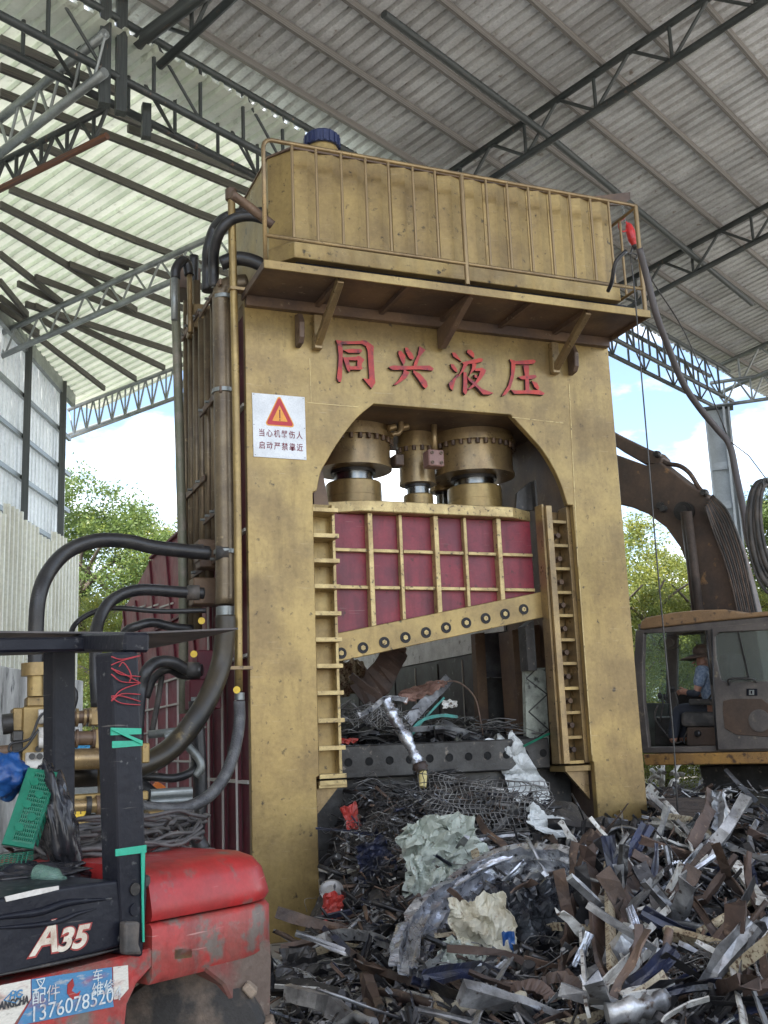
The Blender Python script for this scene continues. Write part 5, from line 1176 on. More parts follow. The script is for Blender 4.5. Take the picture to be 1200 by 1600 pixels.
# tracks
TD = -ray(860, hz(860)); TD.z = 0; TD.normalize(); TS = V((TD.y, -TD.x, 0))
if TS.dot(_h) < 0: TS = -TS
pad = MB(); pad.box(-.075, .075, -.26, .26, -.012, .012); pad.box(-.01, .01, -.26, .26, .012, .045); pad_m = pad.mesh('track_pad', CHAIN)
def track(px, d0):
    base = AT(px, 1200, d0); base = V((base.x, base.y, 0)); L = 4.4; Rr = .40; cz = .48
    t = MB(); n = 12
    outl = [(Rr * .86 * math.cos(a) * -1, cz + Rr * .86 * math.sin(a)) for a in [-math.pi / 2 + math.pi * k / n for k in range(n + 1)]] + [(L + Rr * .86 * math.cos(a), cz + Rr * .86 * math.sin(a)) for a in [math.pi / 2 - math.pi * k / n for k in range(n + 1)]]
    t.prism(outl, lambda a, b, w: base + TD * a + UP * b + TS * w, -.10, .10)
    tr = t.build('track', CHAIN, ex)
    per = 2 * L + 2 * math.pi * Rr; N = int(per / .17)
    for k in range(N):
        s = per * k / N
        if s < L: p, ang = V((s, cz + Rr)), 0
        elif s < L + math.pi * Rr: a = (s - L) / Rr; p, ang = V((L + math.sin(a) * Rr, cz + math.cos(a) * Rr)), -a
        elif s < 2 * L + math.pi * Rr: p, ang = V((L - (s - L - math.pi * Rr), cz - Rr)), math.pi
        else: a = (s - 2 * L - math.pi * Rr) / Rr; p, ang = V((-math.sin(a) * Rr, cz - math.cos(a) * Rr)), math.pi - a
        o = bpy.data.objects.new('track_pad', pad_m); COL.objects.link(o); o.parent = tr
        x = TD * math.cos(ang) + UP * math.sin(ang); z = x.cross(TS) * 1
        if z.dot(TD * (p.x - (0 if p.x < L / 2 else L)) * (1 if p.x < 0 or p.x > L else 0) + UP * (p.y - cz)) < 0: z = -z
        MM = Matrix((x, z.cross(x), z)).transposed().to_4x4(); MM.translation = base + TD * p.x + UP * p.y - ORG[tr.name]; o.matrix_basis = MM
    for k in range(8):
        m = MB(); m.lathe([(.12, -.2), (.14, -.19), (.14, .19), (.12, .2)], base + TD * (.3 + k * .55) + UP * .22, TS, 14); m.build('road_wheel', CHAIN, tr)
track(1020, 13.0); 
track(1180, 13.9)
# the driver
per = thing('person', Q(1112, 1120, .45), 'excavator driver in a wide brown hat and blue shirt, seated and holding a lever', 'person')
F_ = -E_; Sd = M_
hd = Q(1096, 1030, .45); 
pel = Q(1119, 1112, .45)
def skinmesh(name, verts, edges, rad, m_, parent, sub=2):
    me = bpy.data.meshes.new(name); og = ORG[parent.name]
    me.from_pydata([(V(v) - og)[:] for v in verts], edges, []); me.materials.append(m_)
    o = bpy.data.objects.new(name, me); COL.objects.link(o); o.parent = parent; ORG[o.name] = og
    md = o.modifiers.new('skin', 'SKIN'); md.use_smooth_shade = True
    if not me.skin_vertices: me.skin_vertices.new()
    for i, r in enumerate(rad): me.skin_vertices[0].data[i].radius = (r, r) if not isinstance(r, tuple) else r
    me.skin_vertices[0].data[0].use_root = True
    ss = o.modifiers.new('sub', 'SUBSURF'); ss.levels = sub; ss.render_levels = sub
    return o
sh_ = pel + UP * .46 + F_ * .04; nk = sh_ + UP * .06 + F_ * .02
hand = Q(1064, 1081, .30)
shn, shf = sh_ - Sd * .17, sh_ + Sd * .17
eln = pel + UP * .20 - Sd * .20 + F_ * .12; elf = pel + UP * .2 + Sd * .2 + F_ * .12
V_ = [pel, pel + UP * .22, sh_, nk, hd - UP * .06, hd + UP * .05, shn, eln, hand.lerp(eln, .12), shf, elf, elf + F_ * .24 + UP * .02,
      pel - Sd * .09, pel - Sd * .12 + F_ * .40 + UP * .05, pel - Sd * .12 + F_ * .50 - UP * .33, pel + Sd * .09, pel + Sd * .12 + F_ * .40 + UP * .05, pel + Sd * .12 + F_ * .50 - UP * .33]
Ed = [(0, 1), (1, 2), (2, 3), (3, 4), (4, 5), (2, 6), (6, 7), (7, 8), (2, 9), (9, 10), (10, 11), (0, 12), (12, 13), (13, 14), (0, 15), (15, 16), (16, 17)]
skinmesh('body', V_, Ed, [.11, .12, .12, .052, .078, .085, .055, .042, .028, .055, .042, .028, .085, .065, .045, .085, .065, .045], SKIN, per)
skinmesh('shirt', [pel, pel + UP * .22, sh_ - UP * .02, shn, shn.lerp(eln, .75), shf, shf.lerp(elf, .75)], [(0, 1), (1, 2), (2, 3), (3, 4), (2, 5), (5, 6)], [.135, .145, .14, .08, .06, .08, .06], SHIRT, per)
skinmesh('sleeve', [shn.lerp(eln, .8), eln, eln.lerp(hand, .62)], [(0, 1), (1, 2)], [.055, .052, .040], SLEEVE, per)
skinmesh('trousers', [pel - Sd * .09, pel - Sd * .12 + F_ * .40 + UP * .05, pel - Sd * .12 + F_ * .50 - UP * .30], [(0, 1), (1, 2)], [.10, .075, .06], SLEEVE, per)
skinmesh('trousers', [pel + Sd * .09, pel + Sd * .12 + F_ * .40 + UP * .05, pel + Sd * .12 + F_ * .50 - UP * .30], [(0, 1), (1, 2)], [.10, .075, .06], SLEEVE, per)
for k in range(5):
    o_ = -UP * (.012 * k - .02) + Sd * .012 * k
    a = hand + o_ - F_ * .03; b = hand + o_ + F_ * .03; c = hand + o_ * .7 + F_ * .05 - UP * .02; 
    if k == 4: a = hand - F_ * .05 + UP * .02; b = hand + UP * .045 - F_ * .01; c = hand + UP * .05 + F_ * .015
    m = MB(); m.tube([a, b, c], [.011, .010, .008], 6); m.build('finger', SKIN, per)
m = MB(); m.lathe([(.008, 0), (.022, .01), (.034, .03), (.034, .07), (.026, .10)], hand + F_ * .02, -F_, 10); m.build('palm', SKIN, per)
m = MB(); m.lathe([(.016, 0), (.010, .03), (.002, .045)], hd + F_ * .085 - UP * .025, F_ * 1 - UP * .5, 8); m.build('nose', SKIN, per)
m = MB(); m.tube([hd + F_ * .088 - UP * .065 - Sd * .02, hd + F_ * .088 - UP * .065 + Sd * .02], .006, 6); m.build('mouth', mat('lips', (.3, .1, .08), .5), per)
for s_ in (-1, 1):
    m = MB(); m.lathe([(.004, 0), (.012, .003), (.004, .008)], hd + F_ * .078 + Sd * .033 * s_ - UP * .005, F_, 8); m.build('eye', BLACKP, per)
    m = MB(); m.lathe([(.006, 0), (.028, .004), (.02, .014)], hd + Sd * .086 * s_ - UP * .01 - F_ * .01, Sd * s_, 10); m.build('ear', SKIN, per)
m = MB(); hc = hd + UP * .055 - F_ * .015; ta = (UP + F_ * -.12).normalized()
m.lathe([(.105, 0), (.112, .02), (.10, .07), (.07, .10), (.02, .115)], hc, ta, 22); m.build('hat_crown', HAT, per)
n = 30; vs = []
for j in range(n):
    a = 2 * math.pi * j / n; d = F_ * math.cos(a) + Sd * math.sin(a); f = .5 + .5 * math.cos(a)
    vs += [hc + d * .10 + UP * .004, hc + d * (.17 + .10 * f) - UP * (.012 + .018 * abs(math.sin(a)) + .030 * f)]
m = MB(); m.add(vs, [(2 * j, 2 * ((j + 1) % n), 2 * ((j + 1) % n) + 1, 2 * j + 1) for j in range(n)], True); o = m.build('hat_brim', HAT, per)
md = o.modifiers.new('s', 'SOLIDIFY'); md.thickness = .006
# hose coil hanging at the right edge
hcx = AT(1206, 822, 9.6)
hk = thing('hose_coil', hcx, 'black hose coil hanging from a hook at the right edge of the picture', 'hose')
for k in range(5):
    rr = .20 + .02 * k; P = []
    for j in range(25):
        a = 2 * math.pi * j / 24; P.append(hcx + _h * (k * .03) + V((_h.y, -_h.x, 0)) * (math.sin(a) * rr * (.46 + .05 * k)) + UP * (math.cos(a) * (rr * 1.9) - .02 * k))
    m = MB(); m.tube(smooth_path(P, 2), .028 if k % 2 else .016, 8, caps=False); m.build('hose_loop', RUBBERM, hk)
ptube('hanger_hook', [(1194, 762, 9.6), (1192, 752, 9.6), (1197, 748, 9.6), (1201, 754, 9.6)], .012, STEELD, hk)
m = MB(); m.tube([AT(1197, 748, 9.6), AT(1170, 712, 10.0), AT(1141, 690, 10.4)], .005, 6); m.build('hanger_rope', STEELD, hk)
# ------------------------------------------------------------------ the scrap heap
S_DARK = mat('dark_scrap_steel', (.06, .057, .057), .38, .5, (.02, .02, .022), .5, 5, (.22, .21, .2), .14, 16, bump=.5, bscale=22, var=.4)
S_RUST = mat('rusty_scrap_steel', (.155, .10, .07), .6, .2, (.07, .05, .042), .5, 6, (.3, .2, .13), .14, 18, bump=.5, bscale=30, var=.35)
S_WHITE = mat('scraped_white_scrap', (.62, .61, .57), .5, 0, (.36, .34, .30), .4, 8, (.09, .06, .045), .30, 22, bump=.3, var=.15)
S_CREAM = mat('speckled_cream_scrap', (.46, .40, .28), .6, 0, (.3, .23, .14), .45, 9, (.10, .055, .03), .38, 45, bump=.3, var=.15)
S_GALV = mat('dull_zinc_scrap', (.40, .405, .41), .36, .6, (.17, .17, .175), .5, 7, (.08, .06, .05), .2, 20, bump=.4, bscale=20, var=.3)
S_ALU = mat('shiny_crushed_aluminium', (.55, .57, .61), .30, .8, (.25, .26, .29), .42, 9, (.04, .04, .045), .25, 16, bump=.7, bscale=22, var=.1)
S_BLUE = mat('blue_black_scrap', (.02, .026, .06), .35, .1, (.03, .03, .035), .5, 6, (.16, .16, .18), .1, 18, bump=.5, var=.4)
S_BRN = mat('brown_scrap_plate', (.105, .068, .052), .55, .2, (.055, .038, .032), .5, 4, (.26, .18, .13), .12, 10, bump=.5, bscale=18, var=.25)
S_PALE = mat('pale_green_crumpled_sheet', (.46, .50, .44), .5, 0, (.34, .37, .32), .4, 5, (.14, .11, .08), .18, 16, bump=.3, bscale=30)
S_CRM = mat('cream_crumpled_sheet', (.56, .53, .42), .55, 0, (.42, .37, .27), .4, 6, (.16, .10, .06), .18, 14, bump=.3)
S_RED = mat('red_scrap', (.42, .04, .03), .5, 0, (.2, .04, .03), .4, 8, bump=.3)
S_WIRE = mat('grey_scrap_wire', (.36, .355, .345), .5, .4, (.10, .09, .085), .5, 5, bump=.1, var=.35)
S_TEAL = mat('teal_scrap', (.05, .28, .24), .5, 0, (.04, .12, .11), .4, 6, bump=.2)
S_DIRT = mat('oily_heap_dirt', (.035, .032, .030), .8, 0, (.07, .06, .05), .5, 9, (.16, .15, .14), .2, 30, bump=1, bscale=50)

CTRL = [(450, 1600, 6.2), (600, 1600, 5.6), (800, 1600, 5.1), (1000, 1600, 4.85), (1200, 1600, 4.7), (450, 1540, 7.2), (600, 1500, 6.9), (800, 1500, 6.3), (1000, 1500, 5.75), (1200, 1500, 5.5),
        (440, 1490, 8.2), (520, 1440, 8.2), (650, 1400, 8.0), (850, 1400, 7.3), (1000, 1400, 6.8), (1200, 1400, 6.5), (520, 1350, 8.9), (600, 1320, 8.9), (700, 1310, 8.8), (800, 1320, 8.6), (920, 1330, 8.0), (1050, 1320, 7.7), (1200, 1320, 7.6),
        (560, 1270, 9.3), (650, 1240, 9.5), (750, 1235, 9.6), (840, 1240, 9.8), (960, 1285, 9.2), (1040, 1285, 8.9), (1130, 1262, 8.8), (1220, 1275, 8.7)]
CP = [AT(u, v, d) for u, v, d in CTRL]
CP = [(p.x, p.y, max(p.z, 0)) for p in CP] + [(-1.3, -3, 0), (-1.2, -1.2, 0), (0, -.05, -.1), (0, -.45, -.1), (.25, -.02, -.1), (.3, -.3, 0), (.5, -.03, 0), (-.3, -1.0, 0), (-.5, -2, 0), (-1.4, -5, 0), (-.3, -.5, 0), (-2, -6.5, 0), (-.6, -6.4, 0), (1.2, -6.6, .15), (3, -6, .6), (5, -5, .8), (5.5, -3, .9), (6, -1, .6), (7, .5, .1), (6, 2, 0), (4.5, 1.2, .2), (3.6, .6, .6), (1.2, .35, 1.25), (2.0, .35, 1.3), (2.8, .35, 1.05), (3.3, .25, .6), (3.15, .1, .75), (8, -3, .3), (8, -6, .3)]
def hh(x, y):
    sw = sz = 0
    for a, b, c in CP:
        w = 1 / ((x - a) ** 2 + (y - b) ** 2 + .03) ** 1.7; sw += w; sz += w * c
    return sz / sw
def HP(u, v, n=0.):
    """where the sight line through (u, v) meets the heap, n metres nearer"""
    r = ray(u, v); k = r.dot(_h); d = 3.5
    while d < 11:
        p = CAM + r * (d / k)
        if p.z < hh(p.x, p.y): break
        d += .06
    return CAM + r * ((d - n) / k)
m = MB(); nx, ny = 110, 90; X_a, X_b, Y_a, Y_b = -1.6, 7.6, -6.8, .42
rnd = random.Random(3)
vs = []
for j in range(ny + 1):
    for i in range(nx + 1):
        x = X_a + (X_b - X_a) * i / nx; y = Y_a + (Y_b - Y_a) * j / ny
        h = hh(x, y); f = min(1, h / .25)
        vs.append((x, y, h - .10 + f * (.10 * noise.noise(V((x * 3, y * 3, 0))) + .05 * noise.noise(V((x * 9, y * 9, 4))) + .03 * rnd.random())))
m.add(vs, [(j * (nx + 1) + i, j * (nx + 1) + i + 1, (j + 1) * (nx + 1) + i + 1, (j + 1) * (nx + 1) + i) for j in range(ny) for i in range(nx) if not (.3 < 0)])
base = m.build('scrap_rubble', S_DIRT); tag(base, 'dark oily rubble under the scrap pieces in front of the press', 'rubble', kind='stuff')

SEC = {'flat': lambda w, t: [(-w, -t), (w, -t), (w, t), (-w, t)],
       'angle': lambda w, t: [(-w, -w), (w, -w), (w, -w + t * 2), (-w + t * 2, -w + t * 2), (-w + t * 2, w), (-w, w)],
       'chan': lambda w, t: [(-w, w * .8), (-w, -w * .4), (w, -w * .4), (w, w * .8), (w - t * 2, w * .8), (w - t * 2, -w * .4 + t * 2), (-w + t * 2, -w * .4 + t * 2), (-w + t * 2, w * .8)],
       'fold': lambda w, t: [(-w, 0), (-w * .3, -w * .35), (w * .2, w * .1), (w, -w * .2), (w, -w * .2 + t * 2), (w * .2, w * .1 + t * 2), (-w * .3, -w * .35 + t * 2), (-w, t * 2)],
       'prof': lambda w, t: [(-w, 0), (-w * .8, w * .28), (-w * .5, w * .05), (-w * .25, w * .30), (w * .1, w * .02), (w * .4, w * .26), (w * .7, w * .0), (w, w * .22), (w, w * .22 - t * 3), (w * .7, -t * 3), (w * .4, w * .26 - t * 3), (w * .1, w * .02 - t * 3), (-w * .25, w * .30 - t * 3), (-w * .5, w * .05 - t * 3), (-w * .8, w * .28 - t * 3), (-w, -t * 3)],
       'tube': lambda w, t: [(math.cos(a) * w, math.sin(a) * w * .8) for a in [k * math.pi / 4 for k in range(8)]],
       'box': lambda w, t: [(-w, -w * .6), (w, -w * .6), (w, w * .6), (-w, w * .6)]}
def sweep(m, P, sec, w, t, tw=0., rough=.15, seed=0, up=UP, taper=1., roll=0.):
    P = [V(p) for p in P]; N = len(P); vs = []; n = len(SEC[sec](1, .1))
    prev = None
    for i, p in enumerate(P):
        d = (P[min(i + 1, N - 1)] - P[max(i - 1, 0)]).normalized()
        s_ = d.cross(V(up)) if prev is None else prev - d * prev.dot(d)
        if s_.length < .05: s_ = d.cross(V((1, .2, .1)))
        s_.normalize(); prev = s_; u = s_.cross(d)
        a = roll + tw * i / max(1, N - 1) + rough * 1.2 * noise.noise(V((i * .7, seed, 1.5)))
        k = (1 + rough * 1.6 * noise.noise(V((i * .9, seed + 5, 0)))) * (1 + (taper - 1) * i / max(1, N - 1))
        for j, (x, y) in enumerate(SEC[sec](w * k, t)):
            x += w * rough * .9 * noise.noise(V((i * .8, j * 1.3, seed + 9))); y += w * rough * .9 * noise.noise(V((i * .8, j * 1.3, seed + 19)))
            vs.append(p + s_ * (x * math.cos(a) - y * math.sin(a)) + u * (x * math.sin(a) + y * math.cos(a)))
    fs = [(i * n + k, (i + 1) * n + k, (i + 1) * n + (k + 1) % n, i * n + (k + 1) % n) for i in range(N - 1) for k in range(n)]
    m.add(vs, fs, sec == 'tube'); b = len(m.v) - len(vs)
    m.f.append([b + k for k in range(n)]); m.s.append(False); m.m.append(m.cm); m.f.append([b + (N - 1) * n + k for k in reversed(range(n))]); m.s.append(False); m.m.append(m.cm)
_sd = [0]
def piece(name, P, sec, w, t, m_, label, cat, group=None, tw=0., rough=.2, taper=1., roll=0., k=4, up=_h * .85 + UP * .35, kink=False):
    _sd[0] += 1.37; m = MB(); c = V(P[0])
    if kink:        # bent by force: straight runs with sharp kinks
        Q_ = []
        for a, b in zip(P, P[1:]):
            for j in range(3): Q_.append(V(a).lerp(V(b), j / 3) + V([noise.noise(V((_sd[0] + len(Q_) * 3.1, i * 7., 1))) for i in range(3)]) * w * .55)
        path = Q_ + [V(P[-1])]
    else: path = smooth_path(P, k)
    sweep(m, path, sec, w, t, tw, rough, _sd[0], up, taper, roll)
    o = m.build(name, m_, org=c); return tag(o, label, cat, group)
def H(*px): return [HP(p[0], p[1], (p[2] if len(p) > 2 else .03) + .07) for p in px]
def crumple(c, ax, ay, w, h, amp, seed, n=26, fr=2.2, curl=0.):
    """a crumpled sheet: grid with sharp folds"""
    ax = V(ax).normalized(); ay = (V(ay) - ax * V(ay).dot(ax)).normalized(); az = ax.cross(ay); vs = []
    for j in range(n + 1):
        for i in range(n + 1):
            a, b = i / n - .5, j / n - .5
            ca, sa = math.cos(seed), math.sin(seed); a2, b2 = a * ca - b * sa, a * sa + b * ca
            q = V((a2 * fr * 2.8, b2 * fr * .95 * h / w, seed))
            z = (abs(noise.noise(q)) * 2 - .4) * amp + (abs(noise.noise(V((q.y * 1.8 + 5, q.x * .8, seed)))) * 2 - .4) * amp * .5 + (abs(noise.noise(q * 3.1)) - .2) * amp * .28
            e = 1 + .35 * noise.noise(V((a * 3 + b * 2, b * 3, seed + 3)))
            z += curl * (a * a + b * b)
            vs.append(V(c) + ax * (a * w * e + .06 * w * noise.noise(q * 3)) + ay * (b * h * e + .06 * h * noise.noise(q * 3 + V((9, 0, 0)))) + az * z)
    return vs, n
def sheet_piece(name, c, ax, ay, w, h, amp, seed, m_, label, cat, group=None, fr=2.2, th=.003, n=26, curl=0.):
    vs, n = crumple(c, ax, ay, w, h, amp, seed, n, fr, curl); m = MB()
    m.add(vs, [(j * (n + 1) + i, j * (n + 1) + i + 1, (j + 1) * (n + 1) + i + 1, (j + 1) * (n + 1) + i) for j in range(n) for i in range(n)])
    o = m.build(name, m_, org=c); md = o.modifiers.new('thickness', 'SOLIDIFY'); md.thickness = th
    return tag(o, label, cat, group)
def mesh_piece(name, c, ax, ay, w, h, amp, seed, nx_, ny_, r, m_, label, cat, group=None):
    n = 24; vs, n = crumple(c, ax, ay, w, h, amp, seed, n, 1.2); m = MB()
    def at_(a, b):
        i, j = min(n - 1e-3, a * n), min(n - 1e-3, b * n); i0, j0 = int(i), int(j); fi, fj = i - i0, j - j0
        g_ = lambda x, y: vs[y * (n + 1) + x]
        return g_(i0, j0).lerp(g_(i0 + 1, j0), fi).lerp(g_(i0, j0 + 1).lerp(g_(i0 + 1, j0 + 1), fi), fj)
    for k in range(nx_): m.tube([at_(k / (nx_ - 1), t / 14) for t in range(15)], r, 3, caps=False)
    for k in range(ny_): m.tube([at_(t / 14, k / (ny_ - 1)) + UP * .003 for t in range(15)], r, 3, caps=False)
    o = m.build(name, m_, org=c); return tag(o, label, cat, group)
RT = V((_h.y, -_h.x, 0))     # to the right of the picture, level
FW = _h
def tilt_ax(deg, back=.4): a = math.radians(deg); return RT * math.cos(a) + UP * math.sin(a)
GRP = 'pieces lying in the scrap heap'

# --- loose filling: a few thousand small scraps as one mass per material
rnd = random.Random(21)
def filling(name, m_, n, Lr, wr, label, secs=('flat', 'fold', 'tube')):
    m = MB()
    cnt = 0
    while cnt < n:
        u = rnd.uniform(415, 1250); v = rnd.uniform(1225, 1640)
        if v < 1300 and not (515 < u < 860 or u > 960): continue
        if u < 520 and v < 1470: continue
        if u < 500 and rnd.random() < .4: continue
        p = HP(u, v)
        if p.y > .3: continue
        cnt += 1
        L = rnd.uniform(*Lr); a = rnd.uniform(0, 6.28); e = rnd.uniform(-.5, .9)
        d = V((math.cos(a) * math.cos(e), math.sin(a) * math.cos(e), math.sin(e)))
        q = d.cross(UP).normalized() * rnd.uniform(-.12, .12) * L
        c = p + UP * rnd.uniform(-.07, .02)
        sweep(m, [c - d * L / 2, c + q * .6, c + d * L / 2 + q * rnd.uniform(-.6, .6)], rnd.choice(secs), rnd.uniform(*wr), .002, rnd.uniform(-1.5, 1.5), .35, cnt * 1.7, roll=rnd.uniform(0, 3))
    o = m.build(name, m_); tag(o, label, 'scrap', kind='stuff')
filling('scrap_filling', S_DARK, 2000, (.12, .42), (.004, .026), 'dense dark steel offcuts filling the heap between larger pieces')
filling('scrap_filling', S_RUST, 620, (.08, .32), (.003, .017), 'dense rusty offcuts filling the heap between larger pieces')
filling('scrap_filling', S_GALV, 900, (.06, .32), (.003, .017), 'dense dull grey offcuts filling the heap between larger pieces')
filling('scrap_filling', S_BLUE, 380, (.08, .26), (.005, .025), 'dense blue black offcuts filling the heap between larger pieces')
filling('scrap_filling', S_ALU, 260, (.05, .22), (.002, .012), 'small bright aluminium slivers caught across the heap')
filling('scrap_filling', S_WHITE, 220, (.05, .24), (.003, .011), 'small scattered white painted offcuts across the heap')
m = MB()
for k in range(420):
    u, v = (rnd.uniform(515, 860), rnd.uniform(1215, 1370)) if k < 300 else (rnd.uniform(440, 1200), rnd.uniform(1400, 1600))
    p = HP(u, v, .03); a = rnd.uniform(0, 6.28); L = rnd.uniform(.12, .4); P = [p + V((math.cos(a), math.sin(a), rnd.uniform(-.2, .4))) * L * (t - .5) + V((rnd.uniform(-.04, .04), rnd.uniform(-.04, .04), rnd.uniform(0, .08))) for t in (0, .35, .7, 1)]
    m.tube(smooth_path(P, 3), rnd.uniform(.002, .0045), 4, caps=False)
o = m.build('wire_tangle', S_WIRE); tag(o, 'tangled grey wire offcuts spread through the scrap heap', 'wire', kind='stuff')

# --- generic single pieces
LM = [(549, 1276, 'the small bright red plate'), (520, 1420, 'the red dented plate'), (690, 1345, 'the pale green sheet'), (755, 1465, 'the cream crumpled sheet'), (800, 1352, 'the shiny aluminium arch'), (660, 1460, 'the lower end of the aluminium arch'),
      (758, 1258, 'the grey wire mesh panel'), (985, 1400, 'the broad upright brown plate'), (930, 1440, 'the long upright brown plank'), (957, 1440, 'the upright cream bar'), (912, 1520, 'the upright white strip'), (1000, 1460, 'the upper white channel'), (980, 1515, 'the lower white channel'),
      (1105, 1475, 'the cream brown beam'), (1140, 1430, 'the yellowish speckled pipe'), (1170, 1378, 'the short white plank'), (1045, 1265, 'the broad white plate'), (1120, 1262, 'the raised brown bar'), (1170, 1315, 'the dark creased sheet strip'), (1120, 1508, 'the small fine wire mesh'),
      (1160, 1560, 'the tall white folded strip'), (575, 1580, 'the upright rusty pipe stub'), (640, 1520, 'the brown bent channel'), (555, 1465, 'the long grey curved strip'), (500, 1436, 'the dark teal bar'), (518, 1393, 'the round grey flange'), (686, 1590, 'the cream brown bent strip'),
      (765, 1570, 'the flattened cream pipe'), (850, 1560, 'the rusty curled rings'), (835, 1450, 'the wet black panel'), (1000, 1575, 'the grey green duct'), (868, 1296, 'the lower end of the plastic film'), (600, 1320, 'the dark torn wire mesh'), (1075, 1365, 'the brown slanting channel')]
USED = set()
def located(u, v, lead):
    near = sorted(LM, key=lambda q: (q[0] - u) ** 2 + (q[1] - v) ** 2)
    for q in near[:12]:
        du, dv = u - q[0], v - q[1]
        if abs(du) > abs(dv): rel = 'just right of' if du > 0 else 'just left of'
        else: rel = 'just below' if dv > 0 else 'just above'
        if (du * du + dv * dv) ** .5 > 60: rel = {'just right of': 'well right of', 'just left of': 'well left of', 'just below': 'some way below', 'just above': 'some way above'}[rel]
        lb = lead + ' ' + rel + ' ' + q[2]
        if lb not in USED: USED.add(lb); return lb
    return lb
def generic(n, u0, u1, v0, v1, Lr, wr, steep, seed):
    rnd = random.Random(seed)
    kinds_ = [('steel_strip', 'flat', S_DARK, 'dark', 'strip', 3), ('steel_strip', 'flat', S_RUST, 'rusty', 'strip', 3), ('steel_strip', 'box', S_GALV, 'dull grey', 'flat bar', 3), ('steel_channel', 'chan', S_DARK, 'dark crushed', 'channel', 4), ('steel_channel', 'chan', S_BRN, 'brown crushed', 'channel', 3),
              ('folded_sheet', 'fold', S_BLUE, 'blue black', 'folded sheet', 3), ('folded_sheet', 'fold', S_GALV, 'dull zinc', 'folded sheet', 4), ('folded_sheet', 'prof', S_ALU, 'shiny', 'folded sheet', 2), ('steel_angle', 'angle', S_WHITE, 'white painted', 'angle bar', 4), ('steel_channel', 'chan', S_GALV, 'pale grey', 'channel', 3), ('bent_pipe', 'tube', S_GALV, 'dull grey', 'pipe', 2), ('bent_pipe', 'tube', S_RUST, 'rusty', 'pipe', 2), ('steel_angle', 'angle', S_CREAM, 'speckled cream', 'angle bar', 1)]
    bag = [k for k in kinds_ for _ in range(k[5] + (4 if seed == 32 and k[2] in (S_BRN, S_RUST) else 0))]
    c = 0
    while c < n:
        u = rnd.uniform(u0, u1); v = rnd.uniform(v0, v1); p = HP(u, v, .06)
        if p.y > .1: continue
        c += 1; nm, sec, m_, col_, ct, _ = rnd.choice(bag)
        L = rnd.uniform(*Lr)
        # most pieces lie across the slope, fanned out over the heap like the real ones
        a = rnd.gauss(0, .9) + (0 if rnd.random() < .7 else 1.57)
        e = rnd.uniform(*steep) * (1 if rnd.random() < .6 else -1)
        d = (RT * math.cos(a) + FW * math.sin(a)) * math.cos(e) + UP * math.sin(e)
        bend = rnd.gauss(0, .07)
        b = V((rnd.gauss(0, 1), rnd.gauss(0, 1), rnd.gauss(0, .5))) * L * abs(bend)
        P = [p - d * L * .5, p - d * L * .15 + b, p + d * L * .2 - b * .3, p + d * L * .5 + b * .8]
        size = 'short' if L < .42 else ('long' if L > .68 else 'mid-length')
        tw = rnd.gauss(0, .7); form = 'twisted' if abs(tw) > .7 else ('bent' if abs(bend) > .07 else 'straight')
        piece(nm, P, sec, rnd.uniform(*wr) * (.6 if sec in ('tube', 'angle') else 1), .0025, m_, located(u, v, f'{size} {form} {col_} {ct}'), ct, GRP, kink=True, tw=tw, rough=.30, roll=rnd.uniform(-.9, .9), taper=rnd.uniform(.6, 1.2))
generic(84, 900, 1230, 1290, 1600, (.4, 1.1), (.014, .046), (.1, 1.0), 31)
generic(34, 860, 1060, 1330, 1560, (.4, .95), (.02, .052), (.6, 1.4), 32)
generic(60, 470, 900, 1450, 1620, (.35, 1.1), (.012, .045), (0, .4), 33)
generic(46, 515, 900, 1290, 1450, (.25, .7), (.010, .034), (0, .8), 34)

# --- pieces one can point to
P_ = piece
P_('crushed_tube', [PY(u, v, y) for u, v, y in ((602, 1092, .1), (614, 1118, .02), (634, 1152, -.08), (650, 1184, -.15), (657, 1206, -.2))], 'tube', .055, .003, S_ALU, 'crushed shiny aluminium tube sticking out over the press table edge', 'tube', rough=.35, k=6)
P_('wood_plug', [PY(660, 1198, -.21), PY(661, 1218, -.25), PY(660, 1230, -.27)], 'tube', .034, .003, mat('yellow_wood', (.6, .5, .22), .6), 'yellow wooden plug in the lower end of the shiny tube', 'plug', rough=.1)
P_('tube_collar', [PY(655, 1193, -.2), PY(659, 1206, -.23)], 'tube', .062, .003, S_BRN, 'brown collar around the lower end of the shiny tube', 'collar', rough=.2)
P_('aluminium_strip', [PY(u, v, .05) for u, v in ((560, 1118), (580, 1108), (600, 1092), (618, 1091), (636, 1094))], 'flat', .022, .008, S_ALU, 'bright aluminium strip crossing the top of the crushed tube', 'strip', rough=.25)
sheet_piece('plastic_film', HP(820, 1222, .42), (RT * .48 - UP * .95), RT, 1.0, .30, .10, 3.3, FILM, 'crumpled clear plastic film hanging beside the right press guide', 'plastic film', fr=2.6, th=.001, n=34)
sheet_piece('plastic_film', HP(868, 1296, .28), (RT * .8 - UP * .5), FW + UP * .5, .45, .30, .07, 4.3, FILM, 'small end of clear plastic film below the right press leg', 'plastic film', fr=2.2, th=.001)
mesh_piece('wire_mesh', HP(758, 1258, .25), RT * 1 - UP * .10, UP * .8 + FW * .6, 1.0, .44, .10, 2.2, 26, 13, .0042, S_WIRE, 'warped grey wire mesh panel below the press table', 'wire mesh')
mesh_piece('wire_mesh', HP(600, 1320, .10), RT * 1 + UP * .3, UP * .7 + FW * .4, .5, .4, .12, 5.2, 16, 13, .0028, S_DARK, 'dark torn wire mesh near the left press leg', 'wire mesh')
